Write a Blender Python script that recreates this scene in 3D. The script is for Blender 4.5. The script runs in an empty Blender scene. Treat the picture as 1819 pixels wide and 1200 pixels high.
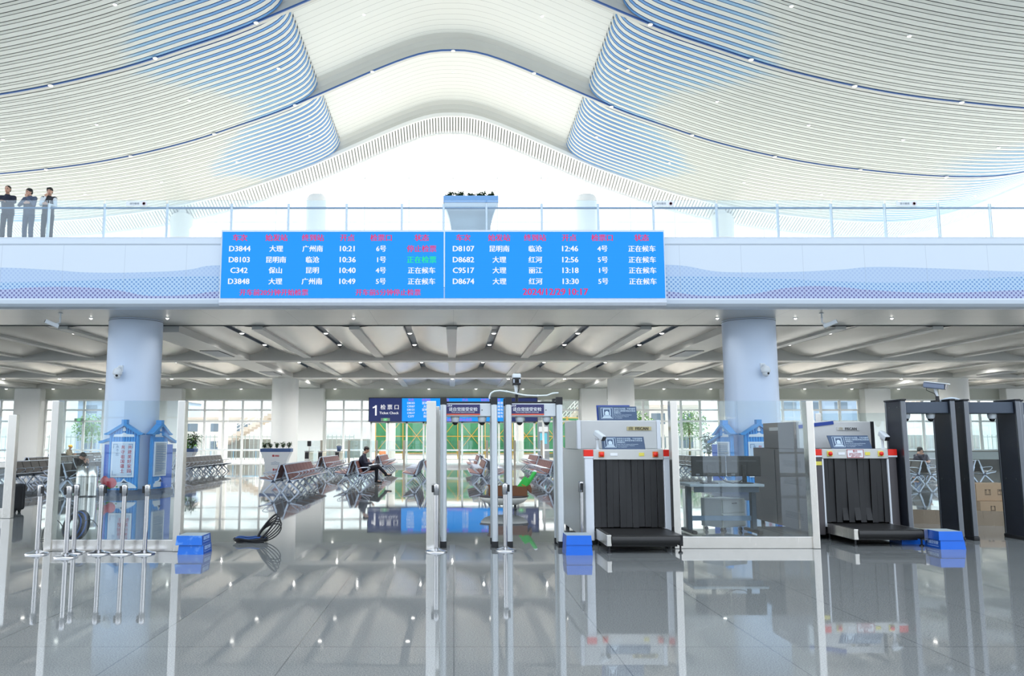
import bpy, bmesh, math, random
from mathutils import Vector, Matrix, Euler

# ------------------------------------------------------------------ scene, camera, sky, sun, exposure
S = bpy.context.scene
C = S.collection
PI = math.pi
EXPO = 0.40
S.view_settings.view_transform = 'Standard'
S.view_settings.look = 'None'
S.view_settings.gamma = 1.0
S.view_settings.use_curve_mapping = False
S.view_settings.exposure = EXPO
S.cycles.max_bounces = 9
S.cycles.diffuse_bounces = 5
S.cycles.glossy_bounces = 5
S.cycles.transmission_bounces = 4
S.cycles.transparent_max_bounces = 24
S.cycles.caustics_reflective = False
S.cycles.caustics_refractive = False
S.cycles.sample_clamp_indirect = 6.0

FPX, PITCH, EYE, PX0 = 1450.0, math.atan(182 / 1450.0), 1.564, 805.0
cam_d = bpy.data.cameras.new('camera')
cam_d.sensor_width = 36.0
cam_d.lens = FPX / 1819 * 36
cam_d.shift_x = (909.5 - PX0) / 1819
cam_d.clip_end = 600
cam = bpy.data.objects.new('camera', cam_d)
cam.location = (0, 0, EYE)
cam.rotation_euler = (PI / 2 + PITCH, 0, 0)
C.objects.link(cam)
S.camera = cam

def at(x, y, Y):
    """the point of the place, on the vertical plane at distance Y, that the photograph shows at pixel (x, y)"""
    vx, vy = (x - PX0) / FPX, (600 - y) / FPX
    d = (vx, math.cos(PITCH) - vy * math.sin(PITCH), math.sin(PITCH) + vy * math.cos(PITCH))
    t = Y / d[1]
    return d[0] * t, EYE + d[2] * t

W = bpy.data.worlds.new('sky')
S.world = W
W.use_nodes = True
wn = W.node_tree
wn.nodes.clear()
w_out = wn.nodes.new('ShaderNodeOutputWorld')
w_bg = wn.nodes.new('ShaderNodeBackground')
w_tc = wn.nodes.new('ShaderNodeTexCoord')
w_sep = wn.nodes.new('ShaderNodeSeparateXYZ')
w_ramp = wn.nodes.new('ShaderNodeValToRGB')
w_map = wn.nodes.new('ShaderNodeMapRange')
wn.links.new(w_tc.outputs['Generated'], w_sep.inputs[0])
wn.links.new(w_sep.outputs['Y'], w_map.inputs['Value'])
w_map.inputs['From Min'].default_value = -1
w_map.inputs['From Max'].default_value = 1
wn.links.new(w_map.outputs[0], w_ramp.inputs[0])
w_ramp.color_ramp.elements[0].position = 0.12
w_ramp.color_ramp.elements[0].color = (0.53, 0.61, 0.71, 1)      # blue sky away from the sun
w_ramp.color_ramp.elements[1].position = 0.75
w_ramp.color_ramp.elements[1].color = (0.97, 0.985, 0.99, 1)      # white hazy sky on the sun's side
wn.links.new(w_ramp.outputs[0], w_bg.inputs['Color'])
w_bg.inputs['Strength'].default_value = 2.4
wn.links.new(w_bg.outputs[0], w_out.inputs['Surface'])

sun_d = bpy.data.lights.new('sun', 'SUN')
sun_d.energy = 6.0
sun_d.angle = math.radians(0.6)
sun_d.color = (1.0, 0.96, 0.91)
sun = bpy.data.objects.new('sun', sun_d)
sun.rotation_euler = Vector((-0.35, -0.80, -0.62)).to_track_quat('-Z', 'Y').to_euler()
sun.location = (0, 90, 60)
C.objects.link(sun)

# ------------------------------------------------------------------ helpers
def lin(c):
    def f(v):
        v /= 255.0
        return v / 12.92 if v <= 0.04045 else ((v + 0.055) / 1.055) ** 2.4
    return (f(c[0]), f(c[1]), f(c[2]), 1.0)

def pbr(name, rgb, rough=0.5, metal=0.0, spec=0.5, var=0.06, scale=8.0, coat=0.0, alpha=None):
    """a principled material whose colour wanders a little with a noise texture"""
    m = bpy.data.materials.new(name)
    m.use_nodes = True
    nt = m.node_tree
    b = nt.nodes['Principled BSDF']
    b.inputs['Roughness'].default_value = rough
    b.inputs['Metallic'].default_value = metal
    b.inputs['Specular IOR Level'].default_value = spec
    b.inputs['Coat Weight'].default_value = coat
    n = nt.nodes.new('ShaderNodeTexNoise')
    n.inputs['Scale'].default_value = scale
    n.inputs['Detail'].default_value = 3
    tc = nt.nodes.new('ShaderNodeTexCoord')
    nt.links.new(tc.outputs['Object'], n.inputs['Vector'])
    mx = nt.nodes.new('ShaderNodeMix')
    mx.data_type = 'RGBA'
    c = lin(rgb)
    mx.inputs[6].default_value = (c[0] * (1 - var), c[1] * (1 - var), c[2] * (1 - var), 1)
    mx.inputs[7].default_value = (min(1, c[0] * (1 + var)), min(1, c[1] * (1 + var)), min(1, c[2] * (1 + var)), 1)
    nt.links.new(n.outputs['Fac'], mx.inputs[0])
    nt.links.new(mx.outputs[2], b.inputs['Base Color'])
    return m

def brushed(name, rgb, rough=0.28, axis=2):
    """brushed metal: fine streaks along one axis vary the gloss"""
    m = pbr(name, rgb, rough, 1.0, 0.5, 0.05)
    nt = m.node_tree
    b = nt.nodes['Principled BSDF']
    tc = nt.nodes.new('ShaderNodeTexCoord')
    mp = nt.nodes.new('ShaderNodeMapping')
    sc = [60, 60, 60]
    sc[axis] = 0.8
    mp.inputs['Scale'].default_value = sc
    n = nt.nodes.new('ShaderNodeTexNoise')
    n.inputs['Scale'].default_value = 3
    mr = nt.nodes.new('ShaderNodeMapRange')
    mr.inputs['To Min'].default_value = rough * 0.75
    mr.inputs['To Max'].default_value = rough * 1.3
    nt.links.new(tc.outputs['Object'], mp.inputs[0])
    nt.links.new(mp.outputs[0], n.inputs['Vector'])
    nt.links.new(n.outputs['Fac'], mr.inputs['Value'])
    nt.links.new(mr.outputs[0], b.inputs['Roughness'])
    return m

def glow(name, rgb, strength=1.0):
    m = bpy.data.materials.new(name)
    m.use_nodes = True
    nt = m.node_tree
    b = nt.nodes['Principled BSDF']
    b.inputs['Base Color'].default_value = (0.02, 0.02, 0.02, 1)
    b.inputs['Roughness'].default_value = 0.5
    b.inputs['Specular IOR Level'].default_value = 0.1
    b.inputs['Emission Color'].default_value = lin(rgb)
    b.inputs['Emission Strength'].default_value = strength * 2 ** -EXPO
    return m

def glass(name, tint=(0.93, 0.97, 0.97), refl=0.0):
    """thin sheet glass: clear, with a mirror sheen that grows towards grazing view"""
    m = bpy.data.materials.new(name)
    m.use_nodes = True
    nt = m.node_tree
    nt.nodes.clear()
    out = nt.nodes.new('ShaderNodeOutputMaterial')
    tr = nt.nodes.new('ShaderNodeBsdfTransparent')
    tr.inputs[0].default_value = (*tint, 1)
    gl = nt.nodes.new('ShaderNodeBsdfGlossy')
    gl.inputs['Roughness'].default_value = 0.01
    fr = nt.nodes.new('ShaderNodeFresnel')
    fr.inputs['IOR'].default_value = 1.5
    ad = nt.nodes.new('ShaderNodeMath')
    ad.operation = 'MULTIPLY_ADD'
    ad.inputs[1].default_value = 1.15
    ad.inputs[2].default_value = refl
    ad.use_clamp = True
    mx = nt.nodes.new('ShaderNodeMixShader')
    nt.links.new(fr.outputs[0], ad.inputs[0])
    nt.links.new(ad.outputs[0], mx.inputs[0])
    nt.links.new(tr.outputs[0], mx.inputs[1])
    nt.links.new(gl.outputs[0], mx.inputs[2])
    nt.links.new(mx.outputs[0], out.inputs[0])
    return m

class G:
    """a tiny node-graph writer for procedural masks"""
    def __init__(s, m):
        s.nt = m.node_tree
        s.b = s.nt.nodes['Principled BSDF']
        g = s.nt.nodes.new('ShaderNodeNewGeometry')
        sp = s.nt.nodes.new('ShaderNodeSeparateXYZ')
        s.nt.links.new(g.outputs['Position'], sp.inputs[0])
        s.pos = g.outputs['Position']
        s.x, s.y, s.z = sp.outputs
    def m(s, op, a, b=None, c=None, clamp=False):
        n = s.nt.nodes.new('ShaderNodeMath')
        n.operation = op
        n.use_clamp = clamp
        for i, v in enumerate((a, b, c)):
            if v is None: continue
            if isinstance(v, (int, float)): n.inputs[i].default_value = v
            else: s.nt.links.new(v, n.inputs[i])
        return n.outputs[0]
    def step(s, v, lo, hi):
        n = s.nt.nodes.new('ShaderNodeMapRange')
        n.interpolation_type = 'SMOOTHSTEP'
        s.nt.links.new(v, n.inputs['Value'])
        n.inputs['From Min'].default_value = lo
        n.inputs['From Max'].default_value = hi
        return n.outputs[0]
    def mix(s, f, a, b):
        n = s.nt.nodes.new('ShaderNodeMix')
        n.data_type = 'RGBA'
        for i, v in ((0, f), (6, a), (7, b)):
            if isinstance(v, (int, float, tuple)): n.inputs[i].default_value = v
            else: s.nt.links.new(v, n.inputs[i])
        return n.outputs[2]
    def noise(s, scale, detail=2, vec=None):
        n = s.nt.nodes.new('ShaderNodeTexNoise')
        n.inputs['Scale'].default_value = scale
        n.inputs['Detail'].default_value = detail
        s.nt.links.new(vec or s.pos, n.inputs['Vector'])
        return n.outputs['Fac']
    def curve(s, v, pts):
        """float curve through points whose two axes run 0..1"""
        n = s.nt.nodes.new('ShaderNodeFloatCurve')
        cv = n.mapping.curves[0]
        while len(cv.points) < len(pts): cv.points.new(0.5, 0.5)
        for p, q in zip(cv.points, pts): p.location = q
        n.mapping.update()
        s.nt.links.new(v, n.inputs['Value'])
        return n.outputs[0]
    def col(s, v):
        for l in list(s.b.inputs['Base Color'].links): s.nt.links.remove(l)
        s.nt.links.new(v, s.b.inputs['Base Color'])

class MB:
    """collects shapes and links them as ONE mesh object"""
    def __init__(s):
        s.v, s.f, s.mi, s.sm = [], [], [], []
    def add(s, vs, fs, m=0, smooth=False, M=None):
        o = len(s.v)
        for v in vs:
            v = Vector(v)
            s.v.append(tuple(M @ v) if M else tuple(v))
        for f in fs:
            s.f.append([i + o for i in f]); s.mi.append(m); s.sm.append(smooth)
        return s
    def box(s, x0, x1, y0, y1, z0, z1, m=0, M=None):
        vs = [(x0, y0, z0), (x1, y0, z0), (x1, y1, z0), (x0, y1, z0), (x0, y0, z1), (x1, y0, z1), (x1, y1, z1), (x0, y1, z1)]
        return s.add(vs, [(0, 3, 2, 1), (4, 5, 6, 7), (0, 1, 5, 4), (1, 2, 6, 5), (2, 3, 7, 6), (3, 0, 4, 7)], m, False, M)
    def cbox(s, c, d, m=0, M=None):
        return s.box(c[0] - d[0] / 2, c[0] + d[0] / 2, c[1] - d[1] / 2, c[1] + d[1] / 2, c[2] - d[2] / 2, c[2] + d[2] / 2, m, M)
    def lathe(s, prof, c=(0, 0, 0), n=24, m=0, M=None, smooth=True):
        """profile [(r, z)] turned about the z axis"""
        vs, fs = [], []
        for r, z in prof:
            for k in range(n):
                a = 2 * PI * k / n
                vs.append((c[0] + r * math.cos(a), c[1] + r * math.sin(a), c[2] + z))
        for i in range(len(prof) - 1):
            for k in range(n):
                k2 = (k + 1) % n
                fs.append((i * n + k, i * n + k2, (i + 1) * n + k2, (i + 1) * n + k))
        s.add(vs, fs, m, smooth, M)
        for i, flip in ((0, True), (len(prof) - 1, False)):
            if prof[i][0] > 1e-6:
                r, z = prof[i]
                ring = [(c[0] + r * math.cos(2 * PI * k / n), c[1] + r * math.sin(2 * PI * k / n), c[2] + z) for k in range(n)]
                s.add(ring, [tuple(range(n))[::-1] if flip else tuple(range(n))], m, False, M)
        return s
    def cyl(s, p0, p1, r0, r1=None, n=16, m=0, smooth=True):
        r1 = r0 if r1 is None else r1
        p0, p1 = Vector(p0), Vector(p1)
        d = p1 - p0
        q = d.to_track_quat('Z', 'Y').to_matrix().to_4x4()
        return s.lathe([(r0, 0), (r1, d.length)], n=n, m=m, M=Matrix.Translation(p0) @ q, smooth=smooth)
    def tube(s, pts, r, n=8, m=0, closed=False):
        pts = [Vector(p) for p in pts]
        N = len(pts)
        vs, fs = [], []
        up = None
        for i, p in enumerate(pts):
            a = pts[i - 1] if (i or closed) else p
            b = pts[(i + 1) % N] if (i < N - 1 or closed) else p
            t = (b - a).normalized()
            if up is None:
                up = t.orthogonal().normalized()
            up = (up - t * up.dot(t)).normalized()
            w = t.cross(up)
            for k in range(n):
                an = 2 * PI * k / n
                vs.append(p + (up * math.cos(an) + w * math.sin(an)) * r)
        for i in range(N if closed else N - 1):
            j = (i + 1) % N
            for k in range(n):
                k2 = (k + 1) % n
                fs.append((i * n + k, i * n + k2, j * n + k2, j * n + k))
        s.add(vs, fs, m, True)
        if not closed:
            s.add(vs[:n], [tuple(range(n))[::-1]], m); s.add(vs[-n:], [tuple(range(n))], m)
        return s
    def bar(s, p0, p1, w, t, m=0, up=(0, 1, 0)):
        """a rectangular bar from p0 to p1; w across, t along 'up'"""
        p0, p1 = Vector(p0), Vector(p1)
        d = (p1 - p0).normalized()
        u = Vector(up)
        u = (u - d * u.dot(d)).normalized()
        r = d.cross(u)
        vs = []
        for p in (p0, p1):
            for a, b in ((-1, -1), (1, -1), (1, 1), (-1, 1)):
                vs.append(p + r * (a * w / 2) + u * (b * t / 2))
        return s.add(vs, [(3, 2, 1, 0), (4, 5, 6, 7), (0, 1, 5, 4), (1, 2, 6, 5), (2, 3, 7, 6), (3, 0, 4, 7)], m)
    def prism(s, poly, a0, a1, axis='y', m=0, M=None, smooth=False):
        """a polygon extruded: axis y takes (x,z), axis x takes (y,z), axis z takes (x,y)"""
        def P(q, a):
            return {'y': (q[0], a, q[1]), 'x': (a, q[0], q[1]), 'z': (q[0], q[1], a)}[axis]
        n = len(poly)
        vs = [P(q, a0) for q in poly] + [P(q, a1) for q in poly]
        s.add(vs, [(i, (i + 1) % n, n + (i + 1) % n, n + i) for i in range(n)], m, smooth, M)
        s.add(vs, [tuple(range(n))[::-1], tuple(range(n, 2 * n))], m, False, M)
        return s
    def ball(s, c, r, nu=14, nv=9, m=0, M=None):
        r = (r, r, r) if isinstance(r, (int, float)) else r
        vs = [(c[0], c[1], c[2] - r[2])]
        for j in range(1, nv):
            t = -PI / 2 + PI * j / nv
            for i in range(nu):
                a = 2 * PI * i / nu
                vs.append((c[0] + r[0] * math.cos(t) * math.cos(a), c[1] + r[1] * math.cos(t) * math.sin(a), c[2] + r[2] * math.sin(t)))
        vs.append((c[0], c[1], c[2] + r[2]))
        fs = [(0, 1 + (i + 1) % nu, 1 + i) for i in range(nu)]
        for j in range(nv - 2):
            for i in range(nu):
                a, b = 1 + j * nu + i, 1 + j * nu + (i + 1) % nu
                fs.append((a, b, b + nu, a + nu))
        o = 1 + (nv - 2) * nu
        fs += [(o + i, o + (i + 1) % nu, len(vs) - 1) for i in range(nu)]
        return s.add(vs, fs, m, True, M)
    def cap(s, p0, p1, r0, r1=None, n=12, m=0):
        """a tapered capsule"""
        r1 = r0 if r1 is None else r1
        p0, p1 = Vector(p0), Vector(p1)
        d = p1 - p0
        L = d.length
        q = d.to_track_quat('Z', 'Y').to_matrix().to_4x4() if L > 1e-6 else Matrix()
        prof = [(max(1e-4, r0 * math.cos(-PI / 2 + PI / 2 * k / 4)), r0 * math.sin(-PI / 2 + PI / 2 * k / 4)) for k in range(5)]
        prof += [(max(1e-4, r1 * math.cos(PI / 2 * k / 4)), L + r1 * math.sin(PI / 2 * k / 4)) for k in range(5)]
        return s.lathe(prof, n=n, m=m, M=Matrix.Translation(p0) @ q)
    def grid(s, fn, nu, nv, m=0, smooth=True):
        vs = [fn(i / nu, j / nv) for j in range(nv + 1) for i in range(nu + 1)]
        w = nu + 1
        fs = [(j * w + i, j * w + i + 1, (j + 1) * w + i + 1, (j + 1) * w + i) for j in range(nv) for i in range(nu)]
        return s.add(vs, fs, m, smooth)
    def mesh(s, name, mats):
        me = bpy.data.meshes.new(name)
        me.from_pydata(s.v, [], s.f)
        for mt in (mats if isinstance(mats, (list, tuple)) else [mats]): me.materials.append(mt)
        me.polygons.foreach_set('material_index', s.mi)
        me.polygons.foreach_set('use_smooth', s.sm)
        me.update()
        return me
    def build(s, name, mats, parent=None, loc=(0, 0, 0), rz=0.0, bevel=0.0, label=None):
        o = bpy.data.objects.new(name, s.mesh(name, mats))
        C.objects.link(o)
        if parent: o.parent = parent
        o.location = loc
        if rz: o.rotation_euler = (0, 0, rz)
        if bevel:
            bv = o.modifiers.new('edges', 'BEVEL')
            bv.width = bevel; bv.segments = 2; bv.limit_method = 'ANGLE'; bv.angle_limit = math.radians(50)
        if label: o['label'] = label
        return o

def tag(o, label, cat, group=None):
    o['label'] = label; o['category'] = cat
    if group: o['group'] = group
    return o
def thing(name, label, cat, loc=(0, 0, 0), rz=0.0, group=None):
    o = bpy.data.objects.new(name, None)
    o.empty_display_size = 0.1
    C.objects.link(o)
    o.location = loc
    o.rotation_euler = (0, 0, rz)
    return tag(o, label, cat, group)
def struct(o):
    o['kind'] = 'structure'
    return o
def copy_thing(root, label, loc, rz=None, group=None):
    r = root.copy(); C.objects.link(r)
    r.location = loc
    if rz is not None: r.rotation_euler = (0, 0, rz)
    r['label'] = label
    if group: r['group'] = group
    for ch in list(root.children):
        c = ch.copy(); C.objects.link(c); c.parent = r
        for g in list(ch.children):
            d = g.copy(); C.objects.link(d); d.parent = c
    return r

def text_mesh(items, depth=0.004, bold=0.0):
    """items: (string, x, y, height, align) laid out in the xz plane facing -y; returns an MB"""
    mb = MB()
    for st, x, y, h, al in items:
        cu = bpy.data.curves.new('letters', 'FONT')
        cu.body = st; cu.size = h / 0.72; cu.align_x = al; cu.align_y = 'CENTER'
        cu.extrude = depth; cu.resolution_u = 2
        ob = bpy.data.objects.new('letters', cu)
        C.objects.link(ob)
        dg = bpy.context.evaluated_depsgraph_get()
        me = bpy.data.meshes.new_from_object(ob.evaluated_get(dg))
        # centre vertically on the glyphs themselves
        if len(me.vertices):
            ys = [v.co.y for v in me.vertices]
            cy = (min(ys) + max(ys)) / 2
            for q in ((-bold * h, bold * h) if bold else (0.0,)):
                mb.add([(x + q + v.co.x, -v.co.z - (0.0004 if q > 0 else 0), y + v.co.y - cy) for v in me.vertices], [tuple(p.vertices) for p in me.polygons])
        bpy.data.objects.remove(ob); bpy.data.curves.remove(cu); bpy.data.meshes.remove(me)
    return mb

# ------------------------------------------------------------------ materials of the building
M_WHITE = pbr('white_paint', (238, 240, 240), 0.45, var=0.03)
M_CEIL = pbr('ceiling_white_metal', (228, 227, 222), 0.30, 0.0, 0.6, var=0.03, scale=2)
M_BEAM = pbr('warm_white_beam', (206, 207, 203), 0.40, var=0.03, scale=1)
M_SOFFIT = pbr('soffit_metal', (205, 205, 201), 0.32, 0.25, var=0.04, scale=1)
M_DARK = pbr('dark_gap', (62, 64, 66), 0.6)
M_STRIP = pbr('ceiling_channel', (88, 104, 122), 0.4)
M_RIBBLUE = pbr('roof_edge_blue', (56, 98, 164), 0.4)
M_COL = pbr('column_pale_blue', (204, 219, 239), 0.32, 0.0, 0.5, var=0.02, scale=1)
M_COLW = pbr('column_white', (226, 228, 226), 0.35, var=0.03, scale=1)
M_LINTEL = pbr('lintel_grey_green', (186, 190, 180), 0.5, var=0.03)
M_MULL = pbr('mullion_white', (240, 243, 242), 0.35, var=0.02)
M_GLASS = glass('window_glass', (0.98, 0.99, 0.99))
M_RAILGLASS = glass('rail_glass', (0.90, 0.96, 0.985), 0.03)
M_BARGLASS = glass('barrier_glass', (0.90, 0.95, 0.96), 0.01)
M_STEEL = brushed('brushed_steel', (226, 223, 217), 0.24)
M_CHROME = brushed('polished_steel', (200, 200, 202), 0.16)
M_ALU = pbr('blue_grey_aluminium', (176, 190, 208), 0.34, 0.55, var=0.03)
M_BLACK = pbr('black_plastic', (24, 25, 28), 0.42)
M_LAMP = glow('lamp_face', (255, 252, 244), 7.0)

# floor: polished grey granite slabs
M_FLOOR = pbr('polished_granite', (150, 153, 152), 0.05, 0.0, 0.5)
g = G(M_FLOOR)
def joint(v, pitch, width, off=0.0):
    f = g.m('FRACT', g.m('MULTIPLY_ADD', v, 1 / pitch, 100 + off))
    return g.m('LESS_THAN', f, width / pitch)
j = g.m('MAXIMUM', joint(g.x, 1.2, 0.010), joint(g.y, 2.4, 0.012, 0.3))
speck = g.noise(95, 3)
slab = g.noise(0.35, 1)
base = g.mix(g.step(speck, 0.3, 0.7), lin((110, 114, 115)), lin((152, 155, 154)))
base = g.mix(g.m('MULTIPLY', slab, 0.25), base, lin((122, 127, 129)))
g.col(g.mix(g.m('MULTIPLY', j, 0.6), base, lin((84, 88, 90))))
rn = g.step(g.noise(1.3, 2), 0.3, 0.8)
g.nt.links.new(g.m('MULTIPLY_ADD', rn, 0.035, 0.02), g.b.inputs['Roughness'])
g.b.inputs['IOR'].default_value = 1.62
bmp = g.nt.nodes.new('ShaderNodeBump')
bmp.inputs['Strength'].default_value = 0.05
bmp.inputs['Distance'].default_value = 0.02
g.nt.links.new(g.noise(0.8, 1), bmp.inputs['Height'])
g.nt.links.new(bmp.outputs[0], g.b.inputs['Normal'])

# roof slats: white below, flanks from painted blue by the ridge bays to grey, darkened for joint shade
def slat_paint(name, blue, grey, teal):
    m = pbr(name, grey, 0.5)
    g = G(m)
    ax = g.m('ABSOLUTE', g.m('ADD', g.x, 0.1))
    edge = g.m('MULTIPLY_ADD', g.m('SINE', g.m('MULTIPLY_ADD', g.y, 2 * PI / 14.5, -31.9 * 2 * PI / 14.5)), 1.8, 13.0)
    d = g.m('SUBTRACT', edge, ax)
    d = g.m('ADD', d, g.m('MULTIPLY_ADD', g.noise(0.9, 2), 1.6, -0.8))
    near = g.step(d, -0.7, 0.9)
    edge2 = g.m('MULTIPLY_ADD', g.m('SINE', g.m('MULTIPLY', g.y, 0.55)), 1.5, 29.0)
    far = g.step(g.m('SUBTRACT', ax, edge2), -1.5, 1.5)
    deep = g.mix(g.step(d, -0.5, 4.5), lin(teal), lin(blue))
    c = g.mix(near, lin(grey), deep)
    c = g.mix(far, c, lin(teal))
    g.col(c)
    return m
M_SLATSHADE = slat_paint('slat_flank_shade', (44, 92, 168), (150, 152, 149), (96, 148, 190))  # darker than the filler: shade of the open joints put into the flank colour
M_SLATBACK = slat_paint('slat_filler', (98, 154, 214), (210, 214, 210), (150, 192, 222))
M_SLAT = pbr('slat_white', (218, 222, 219), 0.4, var=0.02)

M_PANEL = pbr('ridge_panel_white', (236, 238, 236), 0.4, var=0.02)
g = G(M_PANEL)
ln = g.m('LESS_THAN', g.m('FRACT', g.m('MULTIPLY_ADD', g.y, 1 / 0.566, 50)), 0.035)
g.col(g.mix(ln, lin((230, 233, 231)), lin((150, 154, 156))))

# ------------------------------------------------------------------ floor and ground
fl = struct(MB().box(-46, 46, -14, 55.3, -0.3, 0.0).build('floor', M_FLOOR))
M_PAVE = pbr('outdoor_paving', (206, 196, 184), 0.8, var=0.08, scale=0.8)
gr = struct(MB().box(-120, 120, 55.3, 190, -0.35, -0.02).build('ground', M_PAVE))

# ------------------------------------------------------------------ the wave roof
PROF = [(0, 23.95), (1, 23.90), (2, 23.68), (3, 23.33), (4, 22.92), (5, 22.48), (7.5, 21.33), (10, 20.22), (12.2, 19.42), (14.5, 18.62),
        (16.8, 17.98), (19, 17.48), (21, 17.12), (23, 16.86), (26, 16.55), (29, 16.40), (31.2, 16.48), (33, 16.80), (35, 17.35), (37, 18.1),
        (39.2, 19.0), (42, 20.2), (45, 21.5), (48, 22.8), (51, 23.7), (53, 23.95)]
def zp(x):
    """height of the roof's underside across the hall"""
    u = abs(x + 0.1)
    for i in range(len(PROF) - 1):
        (x0, z0), (x1, z1) = PROF[i], PROF[i + 1]
        if u <= x1:
            def slope(k):
                if k <= 0 or k >= len(PROF) - 1: return 0.0
                return (PROF[k + 1][1] - PROF[k - 1][1]) / (PROF[k + 1][0] - PROF[k - 1][0])
            h = x1 - x0; t = (u - x0) / h
            m0, m1 = slope(i) * h, slope(i + 1) * h
            return (2*t**3-3*t**2+1)*z0 + (t**3-2*t**2+t)*m0 + (-2*t**3+3*t**2)*z1 + (t**3-t**2)*m1
    return PROF[-1][1]

RIBS = [7.6, 16.8, 26.1, 35.5, 44.8, 54.2]
XE, XMAX, REC = 7.75, 50.0, 0.95
roof = struct(MB().grid(lambda u, v: (-XMAX + 2 * XMAX * u, RIBS[0] + (57.5 - RIBS[0]) * v, zp(-XMAX + 2 * XMAX * u) + 1.35), 120, 6).build('ceiling', M_WHITE))
def ridge_panel(y0, y1):
    mb = MB()
    w = XE + 0.45
    mb.grid(lambda u, v: (-w + 2 * w * u, y0 + (y1 - y0) * v, zp(-w + 2 * w * u) + REC), 48, 2)
    return mb
NS = 16
def slats(y0, y1, sg):
    """white boards with a recessed coloured filler and an open joint between them, all following the roof curve"""
    mb = MB()
    p = (y1 - y0 - 0.15) / NS
    xs = [XE + 0.03, XE + 0.05, XE + 0.13, XE + 0.28, XE + 0.50, XE + 0.80, XE + 1.2, XE + 1.7]
    xs += [XE + 1.7 + (XMAX - XE - 1.7) * k / 42 for k in range(1, 43)]
    lift = [0.84, 0.64, 0.44, 0.27, 0.14, 0.06, 0.015, 0.0]
    pts = [(sg * x, zp(sg * x) + (lift[i] if i < len(lift) else 0.0)) for i, x in enumerate(xs)]
    def board(ya, yb, z0, z1, mf, ms, i0=0):
        q_ = pts[i0:]
        L = len(q_)
        vs = []
        for x, z in q_: vs += [(x, ya, z + z0), (x, yb, z + z0), (x, yb, z + z1), (x, ya, z + z1)]
        o = len(mb.v)
        fb, fs = [(0, 1, 2, 3)], []
        for i in range(L - 1):
            a, b = i * 4, i * 4 + 4
            q = [(a, b, b + 1, a + 1), (a + 1, b + 1, b + 2, a + 2), (a + 3, a + 2, b + 2, b + 3), (a, a + 3, b + 3, b)]
            fb.append(q[0]); fs += q[1:]
        if sg < 0: fb, fs = [t[::-1] for t in fb], [t[::-1] for t in fs]
        mb.add(vs, fb, mf)
        for f in fs: mb.f.append([i + o for i in f]); mb.mi.append(ms); mb.sm.append(False)
    for k in range(NS):
        ya = y0 + 0.1 + k * p
        board(ya, ya + 0.52 * p, 0.0, 0.09, 0, 1)
        board(ya + 0.63 * p, ya + 0.935 * p, 0.004, 0.09, 2, 1, 1)
    q_ = pts[3:]
    vs = []
    for x, z in q_: vs += [(x, y0, z + 0.10), (x, y1, z + 0.10)]
    mb.add(vs, [(2 * i, 2 * i + 2, 2 * i + 3, 2 * i + 1) for i in range(len(q_) - 1)], 1, True)
    return mb
for k in range(len(RIBS) - 1):
    y0, y1 = RIBS[k], RIBS[k + 1]
    ridge_panel(y0 + 0.3, y1).build('ridge_panel', M_PANEL, roof)
    for sg in (-1, 1):
        slats(y0 + 0.3, y1, sg).build('louvre_panel', [M_SLAT, M_SLATSHADE, M_SLATBACK], roof)
for y in RIBS:
    n = 150
    X = [-XMAX + 2 * XMAX * i / n for i in range(n + 1)]
    mb = MB()
    # cross-section of a roof rib: curved riser facing the entrance, blue nose at its foot
    sec = [(0.0, 0.0), (-0.02, 0.10), (0.02, 0.45), (-0.05, 0.75), (-0.28, REC + 0.02), (0.3, REC + 0.02), (0.3, 0.0)]
    m_ = len(sec)
    vs = [(x, y + a, zp(x) + b - 0.01) for x in X for a, b in sec]
    fs = [(i * m_ + q, i * m_ + (q + 1) % m_, (i + 1) * m_ + (q + 1) % m_, (i + 1) * m_ + q) for i in range(n) for q in range(m_)]
    mb.add(vs, [f[::-1] for f in fs], 0, False)
    rib = mb.build('roof_rib', M_BEAM, roof)
    nose = MB()
    sec = [(-0.04, -0.03), (-0.04, 0.055), (0.04, 0.055), (0.04, -0.03)]
    vs = [(x, y + a, zp(x) + b) for x in X for a, b in sec]
    fs = [(i * 4 + q, i * 4 + (q + 1) % 4, (i + 1) * 4 + (q + 1) % 4, (i + 1) * 4 + q) for i in range(n) for q in range(4)]
    nose.add(vs, [f[::-1] for f in fs], 0)
    if y < 54: nose.build('blue_edge', M_RIBBLUE, rib)
# slatted eave beyond the last rib
eave = MB()
def eave_pt(x, t): return (x, 54.25 + 1.75 * t, zp(x) - 0.05 - 0.62 * t)
nb = 500
for i in range(nb):
    xa = -XMAX + 2 * XMAX * i / nb
    xb = xa + 0.72 * 2 * XMAX / nb
    vs = [eave_pt(xa, 0), eave_pt(xb, 0), eave_pt(xb, 1), eave_pt(xa, 1)]
    vs += [(a, b, c + 0.16) for a, b, c in vs]
    eave.add(vs, [(0, 3, 2, 1), (4, 5, 6, 7), (0, 1, 5, 4), (1, 2, 6, 5), (2, 3, 7, 6), (3, 0, 4, 7)], 0)
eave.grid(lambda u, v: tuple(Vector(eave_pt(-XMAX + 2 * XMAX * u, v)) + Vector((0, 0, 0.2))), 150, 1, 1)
for t in (0.0, 1.0):
    n = 150
    vs = []
    for i in range(n + 1):
        x = -XMAX + 2 * XMAX * i / n
        a, b, c = eave_pt(x, t)
        vs += [(a, b - 0.10, c - 0.05), (a, b + 0.10, c - 0.05), (a, b + 0.10, c + 0.2), (a, b - 0.10, c + 0.2)]
    eave.add(vs, [(i * 4 + q, i * 4 + 4 + q, i * 4 + 4 + (q + 1) % 4, i * 4 + (q + 1) % 4) for i in range(n) for q in range(4)], 0)
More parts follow.
